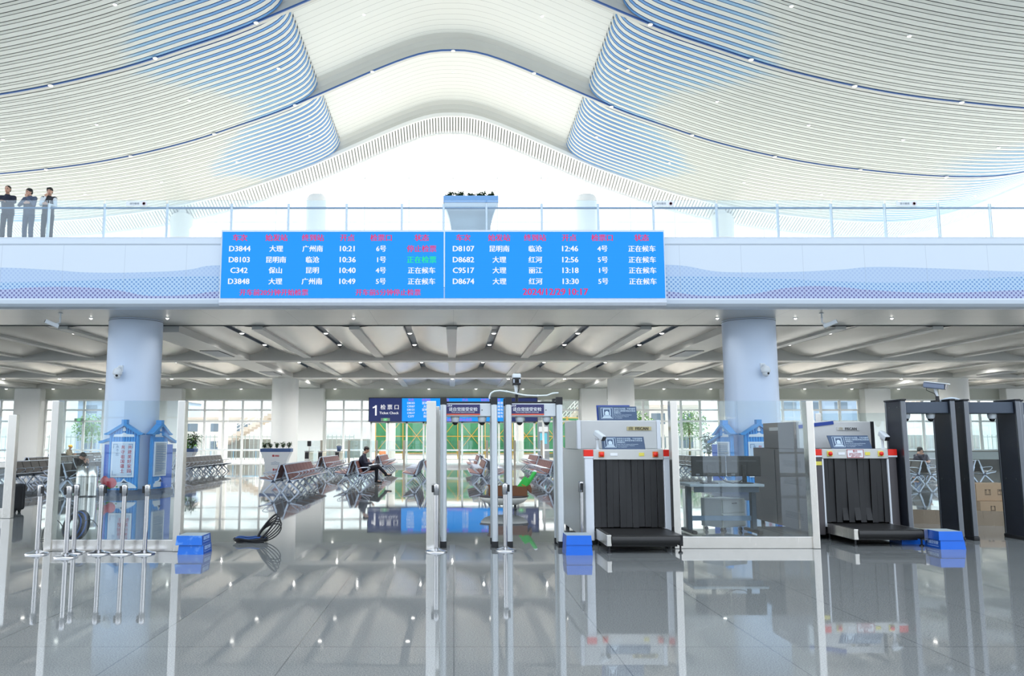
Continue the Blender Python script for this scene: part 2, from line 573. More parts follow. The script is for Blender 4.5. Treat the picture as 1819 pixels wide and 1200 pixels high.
eave.build('slatted_eave', [M_WHITE, pbr('eave_shadow_gap', (48, 62, 54), 0.8)], roof)

# glazed gable under the roof at the far end
gab = MB()
YG = 56.0
for x in [-46.8 + 3.12 * i for i in range(31)]:
    gab.box(x - 0.028, x + 0.028, YG - 0.06, YG + 0.06, 7.15, zp(x) - 0.7)
for z in (10.4, 13.6):
    gab.box(-46.8, 46.8, YG - 0.04, YG + 0.04, z - 0.02, z + 0.02)
for z in (16.8, 20.0):
    w = next(x / 10 for x in range(0, 470) if zp(x / 10) - 0.7 < z)
    gab.box(-w, w, YG - 0.04, YG + 0.04, z - 0.02, z + 0.02)
win = struct(gab.build('window_1', M_MULL))
n = 120
vs = []
for i in range(n + 1):
    x = -46.8 + 93.6 * i / n
    vs += [(x, YG, 7.15), (x, YG, zp(x) - 0.6)]
MB().add(vs, [(2 * i, 2 * i + 2, 2 * i + 3, 2 * i + 1) for i in range(n)]).build('window_pane', M_GLASS, win)

# ------------------------------------------------------------------ upper deck, its fascia and soffit
YF, ZB, ZT = 22.33, 5.23, 7.24
deck = struct(MB().box(-46, 46, 22.75, 55.2, 5.86, 7.10).build('floor_upper', M_BEAM))
M_FASC = pbr('fascia_paint', (222, 232, 242), 0.35)
g = G(M_FASC)
def wave(pts):
    ps = []
    for px, py in pts:
        X, Z = at(px, py, YF)
        ps.append(((X + 20) / 40, (Z - 5.2) / 2.0))
    ps = [(0.0, ps[0][1])] + ps + [(1.0, ps[-1][1])]
    c = g.curve(g.m('MULTIPLY_ADD', g.x, 1 / 40, 0.5), ps)
    return g.m('MULTIPLY_ADD', c, 2.0, 5.2)
w1 = wave([(0, 475), (90, 479), (172, 484), (290, 482), (340, 478), (388, 471), (700, 488), (1183, 470), (1290, 483), (1390, 483), (1500, 478), (1550, 474), (1650, 476), (1819, 482)])
w2 = wave([(0, 501), (172, 497), (292, 492), (388, 490), (780, 500), (1183, 490), (1390, 495), (1500, 500), (1600, 501), (1700, 497), (1819, 491)])
w3 = wave([(0, 514), (60, 510), (110, 509), (180, 512), (230, 519), (270, 525), (324, 524), (388, 517), (780, 505), (1183, 517), (1260, 525), (1320, 523), (1400, 511), (1450, 508), (1550, 515), (1660, 520), (1819, 515)])
def lattice(pitch, w):
    """a fine quatrefoil lattice: rings on two offset grids"""
    def ring(ox, oz):
        a = g.m('SUBTRACT', g.m('FRACT', g.m('MULTIPLY_ADD', g.x, 1 / pitch, 200 + ox)), 0.5)
        b = g.m('SUBTRACT', g.m('FRACT', g.m('MULTIPLY_ADD', g.z, 1 / pitch, 200 + oz)), 0.5)
        r = g.m('SQRT', g.m('ADD', g.m('MULTIPLY', a, a), g.m('MULTIPLY', b, b)))
        return g.m('LESS_THAN', g.m('ABSOLUTE', g.m('SUBTRACT', r, 0.46)), w)
    return g.m('MAXIMUM', ring(0, 0), ring(0.5, 0.5))
lat = lattice(0.125, 0.075)
c0 = lin((222, 232, 242))
c1 = g.mix(lat, lin((172, 196, 228)), lin((192, 212, 236)))
c2 = g.mix(lat, lin((98, 146, 204)), lin((190, 216, 238)))
c3 = g.mix(lat, lin((82, 82, 152)), lin((190, 200, 230)))
inband = g.m('GREATER_THAN', g.z, 5.475)
def under(w): return g.m('MULTIPLY', g.m('LESS_THAN', g.z, w), inband)
c = g.mix(under(w1), c0, c1)
c = g.mix(under(w2), c, c2)
c = g.mix(under(w3), c, c3)
jt = g.m('LESS_THAN', g.m('FRACT', g.m('MULTIPLY_ADD', g.x, 1 / 1.72, 40.33)), 0.007)
mid = g.m('MULTIPLY', jt, g.m('MULTIPLY', g.m('GREATER_THAN', g.z, 5.47), g.m('LESS_THAN', g.z, 6.98)))
hl = g.m('LESS_THAN', g.m('ABSOLUTE', g.m('SUBTRACT', g.z, 6.985)), 0.006)
c = g.mix(g.m('MULTIPLY', g.m('MAXIMUM', mid, hl), 0.35), c, lin((150, 162, 176)))
g.col(c)
sec = [(22.80, ZB), (22.62, ZB), (22.46, ZB + 0.03), (22.36, ZB + 0.10), (YF, ZB + 0.20), (YF, 6.98), (YF - 0.03, 7.02), (YF - 0.03, 7.16), (YF + 0.02, 7.22), (YF + 0.10, ZT), (22.85, ZT), (22.85, ZB + 0.3)]
fascia = struct(MB().prism(sec, -46, 46, 'x', 0).build('trim_1', M_FASC))
# soffit: metal panels with thin joints
g = G(M_SOFFIT)
jx = g.m('LESS_THAN', g.m('FRACT', g.m('MULTIPLY_ADD', g.x, 1 / 2.4, 40)), 0.006)
jy = g.m('LESS_THAN', g.m('ABSOLUTE', g.m('SUBTRACT', g.y, 24.2)), 0.01)
g.col(g.mix(g.m('MULTIPLY', g.m('MAXIMUM', jx, jy), 0.5), lin((206, 207, 203)), lin((120, 122, 122))))
sof = MB().box(-46, 46, 22.6, 26.0, ZB + 0.005, ZB + 0.10)
sof.box(-46, 46, 25.9, 26.0, ZB + 0.10, 5.86)
sf = struct(sof.build('ceiling_soffit', M_SOFFIT))
MB().box(-46, 46, 25.985, 26.04, ZB - 0.015, ZB + 0.05).build('edge_strip', M_DARK, sf)

# ------------------------------------------------------------------ lower hall ceiling: hanging scallops, ribs, channels, beams
PB = 9.4 / 3
XC = -0.05
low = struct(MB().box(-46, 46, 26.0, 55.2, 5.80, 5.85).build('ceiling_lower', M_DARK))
zones = [(26.04, 35.25), (36.05, 44.9), (46.1, 54.2)]
def bulge(y0, y1):
    mb = MB()
    for k in range(-14, 15):
        cx = XC + PB * k
        hw = PB / 2 - 0.13
        mb.grid(lambda u, v: (cx - hw + 2 * hw * u, y0 + (y1 - y0) * v, 5.18 + 0.36 * (abs(2 * u - 1)) ** 2.0), 16, 1)
    return mb
M_BULGE = pbr('scallop_metal', (214, 211, 204), 0.27, 0.35, 0.6, var=0.03, scale=1)
for y0, y1 in zones:
    bulge(y0, y1).build('scallop_panel', M_BULGE, low)
    ch = MB()
    for k in range(-14, 14):
        cx = XC + PB * (k + 0.5)
        ch.box(cx - 0.16, cx + 0.16, y0, y1, 5.62, 5.66)
        for s in (-1, 1): ch.box(cx + s * 0.15 - 0.012, cx + s * 0.15 + 0.012, y0, y1, 5.53, 5.66)
    ch.build('light_channel', M_STRIP, low)
    rb = MB()
    for k in range(-14, 15):
        if k % 3 == 0 and k % 2 != 0: continue
        cx = XC + PB * k
        rb.box(cx - 0.17, cx + 0.17, y0, y1, 5.11, 5.24)
    rb.build('narrow_rib', M_BEAM, low)
for i, (ya, yb) in enumerate(((35.25, 36.05), (44.9, 46.1), (54.2, 54.7))):
    b = struct(MB().box(-46, 46, ya, yb, 5.0, 5.8).build('trim_%d' % (i + 2), M_BEAM))
for i, k in enumerate((-9, -3, 3, 9)):
    cx = XC + PB * k
    b = MB()
    b.box(cx - 0.62, cx + 0.62, 26.04, 35.25, 5.02, 5.7)
    b.box(cx - 0.62, cx + 0.62, 36.05, 44.9, 5.02, 5.7)
    b.box(cx - 0.62, cx + 0.62, 46.1, 54.2, 5.02, 5.7)
    bo = struct(b.build('trim_%d' % (i + 6), M_BEAM))
    for (ya, yb) in ((31.5, 33.7), (41.2, 43.2)):
        v = MB()
        for q in range(16):
            y = ya + (yb - ya) * q / 16
            v.box(cx - 0.34, cx + 0.34, y, y + 0.05, 4.99, 5.03)
        v.box(cx - 0.38, cx + 0.38, ya - 0.05, yb + 0.05, 5.005, 5.022, 1)
        v.build('air_grille', [M_WHITE, M_DARK], bo)

# ------------------------------------------------------------------ far wall of the lower hall
wall = struct(MB().box(-46, 46, 54.7, 55.2, 4.30, 5.86).build('wall_back', M_LINTEL))
wp = MB()
for k in (-4, -3, -2, -1, 1, 2, 3, 4):
    x = 9.37 * k + XC
    wp.box(x - 0.87, x + 0.87, 54.0, 55.1, 0, 5.0)
struct(wp.build('wall_piers', M_COLW, bevel=0.05))
edges = [9.37 * k + XC for k in (-4, -3, -2, -1, 1, 2, 3, 4)]
wi = 2
for a, b in zip(edges[:-1], edges[1:]):
    a, b = a + 0.87, b - 0.87
    mid_bay = a < 0 < b
    fr = MB()
    n = round((b - a) / 1.19)
    zr = (0.0, 0.93, 2.84, 3.59, 4.26)
    for i in range(n + 1):
        x = a + (b - a) * i / n
        inner = mid_bay and abs(x - XC) < 5.5
        fr.box(x - 0.065, x + 0.065, 54.86, 55.02, 2.84 if inner else 0, 4.3)
    for z in zr:
        if mid_bay and z < 2:
            fr.box(a, -5.6, 54.88, 55.0, max(0, z - 0.055), z + 0.055)
            fr.box(5.5, b, 54.88, 55.0, max(0, z - 0.055), z + 0.055)
        else:
            fr.box(a, b, 54.88, 55.0, max(0, z - 0.055), z + 0.055)
    w = struct(fr.build('window_%d' % wi, M_MULL)); wi += 1
    pm = MB()
    if mid_bay:
        pm.box(a, -5.6, 54.935, 54.945, 0, 4.3); pm.box(5.5, b, 54.935, 54.945, 0, 4.3); pm.box(-5.6, 5.5, 54.935, 54.945, 2.84, 4.3)
    else:
        pm.box(a, b, 54.935, 54.945, 0, 4.3)
    pm.build('window_pane', M_GLASS, w)
# three double glass doors under the gate sign
for i, (a, b) in enumerate(((-5.55, -1.9), (-1.85, 1.8), (1.85, 5.5))):
    fr = MB()
    for x in (a + 0.07, (a + b) / 2 - 0.62, b - 0.07 - 0.62 * 0, (a + b) / 2 + 0.62):
        fr.box(x - 0.06, x + 0.06, 54.82, 54.98, 0, 2.84)
    fr.box(a, b, 54.82, 54.98, 2.72, 2.84)
    fr.box(a, b, 54.84, 54.96, 0.87, 0.98)
    fr.box(a, b, 54.84, 54.96, 0, 0.09)
    d = struct(fr.build('door_%d' % (i + 1), M_MULL))
    MB().box(a, b, 54.90, 54.91, 0.02, 2.8).build('door_pane', M_GLASS, d)
    MB().cyl(((a + b) / 2 + 0.5, 54.80, 0.85), ((a + b) / 2 + 0.5, 54.80, 1.45), 0.018, n=8).build('door_handle', M_CHROME, d)
# side glazing closes the hall far outside the picture
for nm, x in (('window_20', -46.0), ('window_21', 46.0)):
    fr = MB()
    for k in range(28):
        y = 27 + k * 1.04
        fr.box(x - 0.06, x + 0.06, y - 0.06, y + 0.06, 0, 5.8)
    for z in (0.05, 0.93, 2.84, 4.3):
        fr.box(x - 0.05, x + 0.05, 27, 55, z - 0.05, z + 0.05)
    struct(fr.build(nm, M_MULL))

# entrance front behind the viewer: a pale wall with tall glazed openings
fw = MB()
for k in range(-13, 14):
    fw.box(3.5 * k - 0.9, 3.5 * k + 0.9, -13.6, -13.2, 0, 6.2)
fw.box(-46.6, 46.6, -13.6, -13.2, 4.6, 6.2)
wf = struct(fw.build('wall_front', pbr('entrance_wall', (160, 159, 155), 0.6)))
fm = MB()
for k in range(-14, 14):
    for x in (3.5 * k + 0.9, 3.5 * k + 1.75, 3.5 * k + 2.6): fm.box(x - 0.04, x + 0.04, -13.45, -13.35, 0, 4.6)
    for z in (0.05, 1.0, 2.6, 4.55): fm.box(3.5 * k + 0.9, 3.5 * k + 2.6, -13.44, -13.36, z - 0.04, z + 0.04)
fm.build('window_frame', M_MULL, wf)

# ------------------------------------------------------------------ columns
def column(name, x, y, r, z0, z1, mat, label, group, seams=()):
    t = thing(name, label, 'column', (x, y, z0), 0, group)
    MB().lathe([(r, 0), (r, z1 - z0)], n=64).build('shaft', mat, t)
    sm = MB()
    for z in seams: sm.lathe([(r + 0.004, z - 0.006), (r + 0.004, z + 0.006)], n=64)
    if seams: sm.build('seam', M_DARK, t)
    return t
XL, XR = -9.80, 9.13
g1 = 'pale blue columns under the deck'
cl = column('round_column', XL, 25.0, 0.79, 0, ZB, M_COL, 'thick pale blue round column rising behind the blue pavilion beside the steel bin', g1, (5.19,))
cr = column('round_column', XR, 25.0, 0.79, 0, ZB, M_COL, 'thick pale blue round column behind the glass screen and the dark scanner cabinet', g1, (5.19,))
g2 = 'white columns along the middle of the hall'
column('round_column', -9.45, 46.0, 0.74, 0, 5.0, M_COLW, 'white round column standing behind the white planter with the navy rim', g2)
column('round_column', 9.45, 46.0, 0.74, 0, 5.0, M_COLW, 'white round column seen above the grey scanner hood with a blue notice', g2)
column('round_column', 28.2, 46.0, 0.74, 0, 5.0, M_COLW, 'white round column seen behind the camera on the black detector arch', g2)
g3 = 'white columns on the upper deck'
for x, l in ((-18.75, 'white column on the upper deck behind the railing, standing far toward the three watching men'), (-9.4, 'white column on the upper deck seen above the pink headings of the board'),
             (9.2, 'white column on the upper deck above the second half of the departure board'), (18.6, 'white column on the upper deck behind the railing beyond the end of the board')):
    zt = min(18.4, zp(x) - 0.5)
    t = thing('upper_column', l, 'column', (x, 55.0, 7.1), 0, g3)
    MB().lathe([(0.78, 0), (0.78, zt - 7.1 - 0.25), (0.60, zt - 7.1)], n=40).build('shaft', M_WHITE, t)
    if abs(x) > 12: MB().lathe([(0.30, 0), (0.30, max(0.1, zp(x) - zt + 0.2))], c=(0, 0, zt - 7.1), n=20).build('strut', M_WHITE, t)

# ------------------------------------------------------------------ departure board on the fascia
LED_BLUE = glow('led_blue', (22, 152, 255), 1.0)
LED_WHITE = glow('led_white', (250, 252, 255), 1.0)
LED_RED = glow('led_red', (232, 42, 110), 1.0)
LED_GREEN = glow('led_green', (40, 236, 150), 1.0)
LED_PURPLE = glow('led_purple', (186, 78, 226), 1.0)
# the led screens show faint row lines
g = G(LED_BLUE)
row = g.m('LESS_THAN', g.m('FRACT', g.m('MULTIPLY_ADD', g.z, 1 / 0.055, 40)), 0.16)
lc = g.mix(g.m('MULTIPLY', row, 0.35), lin((20, 156, 255)), lin((14, 138, 238)))
g.nt.links.new(lc, g.b.inputs['Emission Color'])

YB = 22.05
def bx(px): return at(px, 470, YB)[0]
def bz(py): return at(800, py, YB)[1]
bd = thing('departure_board', 'long bright blue LED departure board with white train times, hung on the pale deck fascia', 'display board', (0, YB, bz(533)))
z0 = bz(533)
fr = MB()
x0, x1 = bx(390.5), bx(1182.5)
zt, zb = bz(407.5), bz(545)
fr.box(x0, x1, 0.02, 0.245, zb - z0 + 0.16, zt - z0)
fr.prism([(0.245, zb - z0), (0.20, zb - z0), (0.06, zb - z0 + 0.05), (0.0, zb - z0 + 0.13), (0.02, zb - z0 + 0.18), (0.245, zb - z0 + 0.18)], x0, x1, 'x')
fr.build('housing', pbr('board_housing', (222, 228, 236), 0.35), bd, bevel=0.015)
xs = (bx(393.5), bx(788.2), bx(790.4), bx(1180))
zs0, zs1 = bz(529), bz(411.5)
for nm, a, b in (('screen', xs[0], xs[1]), ('screen', xs[2], xs[3])):
    MB().box(a, b, -0.004, 0.03, zs0 - z0, zs1 - z0).build(nm, LED_BLUE, bd)
MB().box(bx(788.2), bx(790.4), -0.008, 0.02, bz(510) - z0, zs1 - z0).build('divider', pbr('board_divider', (232, 238, 246), 0.4), bd)
cols_l, cols_r = (425, 490, 555, 616.5, 677, 749), (823, 887, 951, 1012, 1071, 1141)
heads = ('车次', '始发站', '终到站', '开点', '检票口', '状态')
rows_l = (('D3844', '大理', '广州南', '10:21', '6号', '停止检票'), ('D8103', '昆明南', '临沧', '10:36', '1号', '正在检票'),
          ('C342', '保山', '昆明', '10:40', '4号', '正在候车'), ('D3848', '大理', '广州南', '10:49', '5号', '正在候车'))
rows_r = (('D8107', '昆明南', '临沧', '12:46', '4号', '正在候车'), ('D8682', '大理', '红河', '12:56', '5号', '正在候车'),
          ('C9517', '大理', '丽江', '13:18', '1号', '正在候车'), ('D8674', '大理', '红河', '13:30', '5号', '正在候车'))
ry = (441.5, 461, 480, 499.5)
PXM = 0.0156
def put(items, name, mat, label=None):
    for s, px, py, h in items:
        o = text_mesh([(s, bx(px), bz(py) - z0, h, 'CENTER')], 0.003, 0.035).build(name, mat, bd, (0, -0.012, 0))
        if label: o['label'] = label
HL, HC = 10.1 * PXM, 9.5 * PXM
put([(h, px, 422, HC) for cs in (cols_l, cols_r) for h, px in zip(heads, cs)], 'heading_lettering', LED_RED, 'pink red column heading')
for i in range(4):
    it = []
    for rw, cs in ((rows_l[i], cols_l), (rows_r[i], cols_r)):
        for j, (s, px) in enumerate(zip(rw, cs)):
            if rw is rows_l[i] and j == 5 and i < 2: continue
            it.append((s, px, ry[i], HL if s[0] in 'DC1' and j in (0, 3) else HC * 0.93))
    put(it, 'train_entry_lettering', LED_WHITE)
put([('停止检票', 749, ry[0], HC)], 'status_lettering', LED_RED, 'red status text')
put([('正在检票', 749, ry[1], HC)], 'status_lettering', LED_GREEN, 'green status text')
put([('开车前20分钟开始检票', 488, 519, HC * 0.92), ('开车前5分钟停止检票', 690, 519, HC * 0.92), ('2024/12/29', 966, 518, HL * 1.18), ('10:17', 1025, 518, HL * 1.18)], 'footer_lettering', LED_RED, 'red footer line')

# ------------------------------------------------------------------ glass railing along the deck edge
rl = thing('glass_railing', 'glass balustrade with slim posts and blue handrail along the deck edge', 'railing', (0, 22.5, ZT))
px_posts = (88, 187, 298, 412, 513, 616, 714, 788, 864, 962, 1062, 1160, 1272, 1380, 1475, 1570, 1665, 1757)
rx = [at(p, 362, 22.5)[0] for p in px_posts]
rx = [-14.9, -13.2] + rx + [16.7, 18.2]
M_POST = pbr('post_pale_steel', (206, 220, 230), 0.35, 0.4)
M_HAND = pbr('handrail_blue_steel', (112, 158, 200), 0.3, 0.5)
for x in rx:
    MB().box(x - 0.032, x + 0.032, -0.03, 0.03, -0.02, 0.98).build('post', M_POST, rl, bevel=0.006)
for a, b in zip(rx[:-1], rx[1:]):
    MB().box(a + 0.02, b - 0.02, -0.055, -0.043, 0.02, 1.07).build('glass_panel', M_RAILGLASS, rl)
hr = MB().tube([(rx[0], 0.06, 0.875), (rx[-1], 0.06, 0.875)], 0.03, 10)
for x in rx: hr.cyl((x, 0, 0.875), (x, 0.06, 0.875), 0.014, n=8)
hr.build('handrail', M_HAND, rl)
M_STK = pbr('sticker_white', (240, 244, 246), 0.5)
for px in (243, 1178, 1610):
    x = at(px, 358, 22.45)[0]
    st = MB().box(x - 0.30, x + 0.30, -0.062, -0.057, 0.90, 1.04).build('notice_sticker', M_STK, rl)
    text_mesh([('请勿攀爬', x - 0.06, 0.97, 0.05, 'CENTER')], 0.001).build('sticker_lettering', pbr('sticker_grey', (150, 160, 170)), st, (0, -0.066, 0))
    MB().lathe([(0.05, 0), (0.05, 0.003), (0.036, 0.003), (0.036, 0)], n=20, M=Matrix.Translation((x + 0.21, -0.066, 0.97)) @ Matrix.Rotation(PI / 2, 4, 'X')).build('sticker_ring', pbr('sticker_red', (232, 196, 200)), st)

# ------------------------------------------------------------------ planters
M_PLW = pbr('planter_white', (226, 232, 238), 0.4, var=0.03)
M_PLB = pbr('planter_blue_rim', (66, 96, 150), 0.4)
M_PLB2 = pbr('planter_sky_rim', (122, 172, 224), 0.35)
M_LEAF = pbr('dark_leaf', (46, 84, 44), 0.5, var=0.35, scale=12)
M_LEAF2 = pbr('fresh_leaf', (92, 150, 52), 0.45, var=0.3, scale=12)
M_STEM = pbr('plant_stem', (96, 84, 52), 0.7)
M_SOIL = pbr('planter_soil', (60, 48, 38), 0.9)
M_LOGO = pbr('logo_blue_line', (90, 128, 176), 0.5)
M_MARK = pbr('logo_red_mark', (176, 60, 66), 0.5)
def leaf(mb, p, d, L, w, rnd, droop=0.25):
    """a folded leaf of two quads along a drooping midrib"""
    d = Vector(d).normalized()
    s = d.cross(Vector((0, 0, 1)))
    s = s.normalized() if s.length > 1e-3 else Vector((1, 0, 0))
    n = s.cross(d)
    p = Vector(p)
    a, b = p + d * L * 0.5 + n * 0.04 * L, p + d * L - n * droop * L
    mb.add([p, a - s * w / 2 + n * w * 0.15, a, a + s * w / 2 + n * w * 0.15, b], [(0, 1, 2), (0, 2, 3), (1, 4, 2), (2, 4, 3)], 0, False)
def shrub(parent, rnd, c, r, h, n, mat, L=0.11):
    st, lf = MB(), MB()
    for k in range(9):
        a = rnd.uniform(0, 2 * PI)
        q = rnd.uniform(0.3, 1)
        tip = Vector((c[0] + math.cos(a) * r * q, c[1] + math.sin(a) * r * q, c[2] + h * rnd.uniform(0.6, 1.0)))
        st.tube([c, Vector(c).lerp(tip, 0.5) + Vector((0, 0, h * 0.08)), tip], 0.006, 5)
        for i in range(n):
            t = rnd.uniform(0.25, 1.02)
            p = Vector(c).lerp(tip, t)
            b = rnd.uniform(0, 2 * PI)
            leaf(lf, p, (math.cos(b), math.sin(b), rnd.uniform(-0.1, 0.8)), L * rnd.uniform(0.7, 1.3), L * 0.42, rnd)
    o = st.build('stem', M_STEM, parent)
    l = lf.build('foliage', mat, parent)
    return o
def planter(label, x, y, z, w, h, mrim, seed, marks, ph=0.24, plant_label='row plant'):
    t = thing('flower_planter', label, 'planter', (x, y, z), 0, None)
    d = 0.62
    prof = [(0.34, 0.0), (0.35, 0.10), (0.36, 0.40), (0.40, 0.60), (0.46, 0.78), (0.49, 0.86)]
    b = MB()
    pts = [(q * w, zz * h) for q, zz in prof]
    rings = []
    for q, zz in pts:
        yy = d * (0.36 + 0.14 * zz / h)
        rings.append([(-q, -yy, zz), (q, -yy, zz), (q, yy, zz), (-q, yy, zz)])
    vs = [v for r in rings for v in r]
    fs = [(i * 4 + k, i * 4 + (k + 1) % 4, i * 4 + 4 + (k + 1) % 4, i * 4 + 4 + k) for i in range(len(rings) - 1) for k in range(4)]
    b.add(vs, fs + [(3, 2, 1, 0)], 0)
    b.build('body', M_PLW, t, bevel=0.01)
    rim = MB()
    rim.box(-w / 2, w / 2, -d / 2 - 0.01, -d / 2 + 0.03, h * 0.86, h); rim.box(-w / 2, w / 2, d / 2 - 0.03, d / 2 + 0.01, h * 0.86, h)
    rim.box(-w / 2, -w / 2 + 0.04, -d / 2, d / 2, h * 0.86, h); rim.box(w / 2 - 0.04, w / 2, -d / 2, d / 2, h * 0.86, h)
    rim.box(-w / 2 + 0.02, w / 2 - 0.02, -d / 2, d / 2, h * 0.86, h * 0.90)
    rim.build('rim', mrim, t, bevel=0.006, label='blue rim')
    lg = MB()
    zz, yy = h * (0.40 if marks else 0.24), -d * (0.36 + 0.14 * 0.36) - 0.012
    k = 0.22 if marks else 0.27
    roofline = [(-k, 0.0), (-k * 0.62, 0.005), (-k * 0.55, 0.02), (-k * 0.26, 0.025), (-k * 0.12, 0.045), (0, 0.075), (k * 0.12, 0.045), (k * 0.26, 0.025), (k * 0.55, 0.02), (k * 0.62, 0.005), (k, 0.0)]
    lg.tube([(a, yy, zz + c) for a, c in roofline], 0.007, 6)
    for dz, q in ((-0.035, 0.85), (-0.075, 0.95)):
        lg.tube([(-k * q, yy, zz + dz), (-0.02, yy, zz + dz)], 0.005, 5); lg.tube([(0.02, yy, zz + dz), (k * q, yy, zz + dz)], 0.005, 5)
    lg.tube([(0, yy, zz - 0.07), (0, yy, zz - 0.01)], 0.008, 5)
    lg.build('roof_logo', M_LOGO, t, label='blue line drawing of a hall roof')
    if marks:
        for zq, s in ((0.70, 1.0), (0.12, 0.8)):
            yq = -d * (0.36 + 0.14 * zq) - 0.012
            mk = MB().box(-0.15 * s, -0.05 * s, yq - 0.004, yq + 0.02, h * zq - 0.05, h * zq + 0.05)
            mk.box(-0.02 * s, 0.18 * s, yq - 0.004, yq + 0.02, h * zq + 0.0, h * zq + 0.035); mk.box(-0.02 * s, 0.18 * s, yq - 0.004, yq + 0.02, h * zq - 0.045, h * zq - 0.02)
            mk.build('red_mark', M_MARK, t)
    rnd = random.Random(seed)
    return t, rnd, w, h
def potted_row(rnd, base, w, h, n, labels, grp, ph):
    for i in range(n):
        x = base[0] - w * 0.40 + w * 0.80 * i / (n - 1)
        p = thing('potted_shrub', labels[i], 'plant', (x, base[1], base[2] + h * 0.903), 0, grp)
        MB().lathe([(0.07, 0.0), (0.095, 0.13), (0.10, 0.13), (0.09, 0.12)], n=16).build('pot', pbr('nursery_pot', (190, 200, 206), 0.6), p)
        shrub(p, rnd, (0, 0, 0.11), w * 0.10, ph, 15, M_LEAF, 0.12)
ordn = ['first', 'second', 'third', 'fourth', 'fifth', 'sixth', 'seventh', 'eighth', 'ninth', 'tenth', 'eleventh', 'twelfth']
xu, zu = at(836, 352, 23.05)
t, rnd, w, h = planter('white trapezoid planter with sky blue rim on the deck behind the railing, above the board', xu, 23.1, 7.1, 1.58, zu - 7.1, M_PLB2, 3, False)
potted_row(rnd, (xu, 23.1, 7.1), 1.58, zu - 7.1, 5, ['small leafy shrub in the deck planter, %s from the end toward the men' % o for o in ordn[:5]], 'shrubs in the deck planter', 0.20)
t, rnd, w, h = planter('white trapezoid planter with navy rim in front of a white column, beside brown benches', -8.78, 41.0, 0, 1.50, 1.17, M_PLB, 5, True)
potted_row(rnd, (-8.78, 41.0, 0), 1.5, 1.17, 5, ['small dark shrub in the navy-rimmed planter near brown benches, %s from its window end' % o for o in ordn[:5]], 'shrubs in the hall planter', 0.30)
t, rnd, w, h = planter('navy-rimmed planter half hidden behind the blue panel with the long grey text', -13.55, 41.0, 0, 1.50, 1.17, M_PLB, 6, True)
def palm(label, base, pz, H, seed, mat, n=26, L=0.5, wide=0.1):
    p = thing('potted_plant', label, 'plant', base, 0, None)
    rnd = random.Random(seed)
    if pz > 0: MB().lathe([(0.16, 0), (0.22, pz), (0.20, pz), (0.19, pz - 0.04)], n=24).build('pot', pbr('plant_pot', (120, 124, 128), 0.5), p)
    st, lf = MB(), MB()
    for s in range(4):
        a = rnd.uniform(0, 6.28)
        tip = Vector((math.cos(a) * 0.22, math.sin(a) * 0.22, pz + H * rnd.uniform(0.75, 0.95)))
        b0 = Vector((0, 0, max(0.02, pz - 0.05)))
        st.tube([b0, b0.lerp(tip, 0.5), tip], 0.014, 6)
        for i in range(n):
            t = 0.25 + 0.75 * i / n
            q = b0.lerp(tip, t)
            b = i * 2.4 + rnd.uniform(-0.4, 0.4)
            leaf(lf, q, (math.cos(b), math.sin(b), rnd.uniform(0.0, 0.7)), L * rnd.uniform(0.6, 1.1), wide * rnd.uniform(0.8, 1.3), rnd, 0.35)
    st.build('stem', M_STEM, p)
    lf.build('foliage', mat, p)
    return p
palm('feathery dark plant in the planter half hidden by the pavilion', (-13.0, 41.0, 1.05), 0, 0.95, 8, M_LEAF, 26, 0.55, 0.07)
palm('bright green leafy potted plant behind the grey benches by the window', (-14.5, 45.4, 0), 0.5, 1.5, 9, M_LEAF2, 16, 0.42, 0.22)
palm('leafy potted plant seen through the glass screen above the computer monitors', (14.1, 45.4, 0), 0.5, 1.6, 10, M_LEAF, 16, 0.42, 0.22)

# ------------------------------------------------------------------ cameras on soffit and columns
M_CAMW = pbr('camera_white', (216, 222, 226), 0.35)
M_DOME = pbr('smoked_dome', (14, 15, 18), 0.08, 0.0, 0.6)
def bullet(label, loc, yaw, pitch=-0.35, s=1.0, hang=0.28):
    """box camera hanging from above on a jointed arm; the arm's top is the origin"""
    t = thing('security_camera', label, 'camera', loc, yaw, 'ceiling cameras')
    a = MB().cyl((0, 0, 0), (0, 0, -0.02), 0.06, n=16)
    a.cyl((0, 0, -0.02), (0, 0, -hang), 0.022, n=10); a.cyl((0, 0, -hang * 0.6), (0, 0, -hang * 0.45), 0.034, n=10)
    a.cyl((0, 0, -hang), (0, -0.12, -hang - 0.05), 0.02, n=10)
    a.build('mount_arm', M_CAMW, t)
    R = Matrix.Translation((0, -0.15, -hang - 0.08)) @ Matrix.Rotation(pitch, 4, 'X')
    MB().box(-0.06 * s, 0.06 * s, -0.26 * s, 0.12 * s, -0.05 * s, 0.06 * s, M=R).build('housing', M_CAMW, t, bevel=0.012)
    MB().box(-0.045 * s, 0.045 * s, -0.268 * s, -0.255 * s, -0.038 * s, 0.045 * s, M=R).build('lens_window', M_BLACK, t)
    return t
xa, za = at(108, 549, 23.4); bullet('small box camera hanging from the soffit over the blue pavilion end', (xa, 23.4, ZB), -0.95)
xa, za = at(1459, 549, 23.4); bullet('small box camera hanging from the soffit past the scanner-side pale blue column', (xa, 23.4, ZB), 1.05)
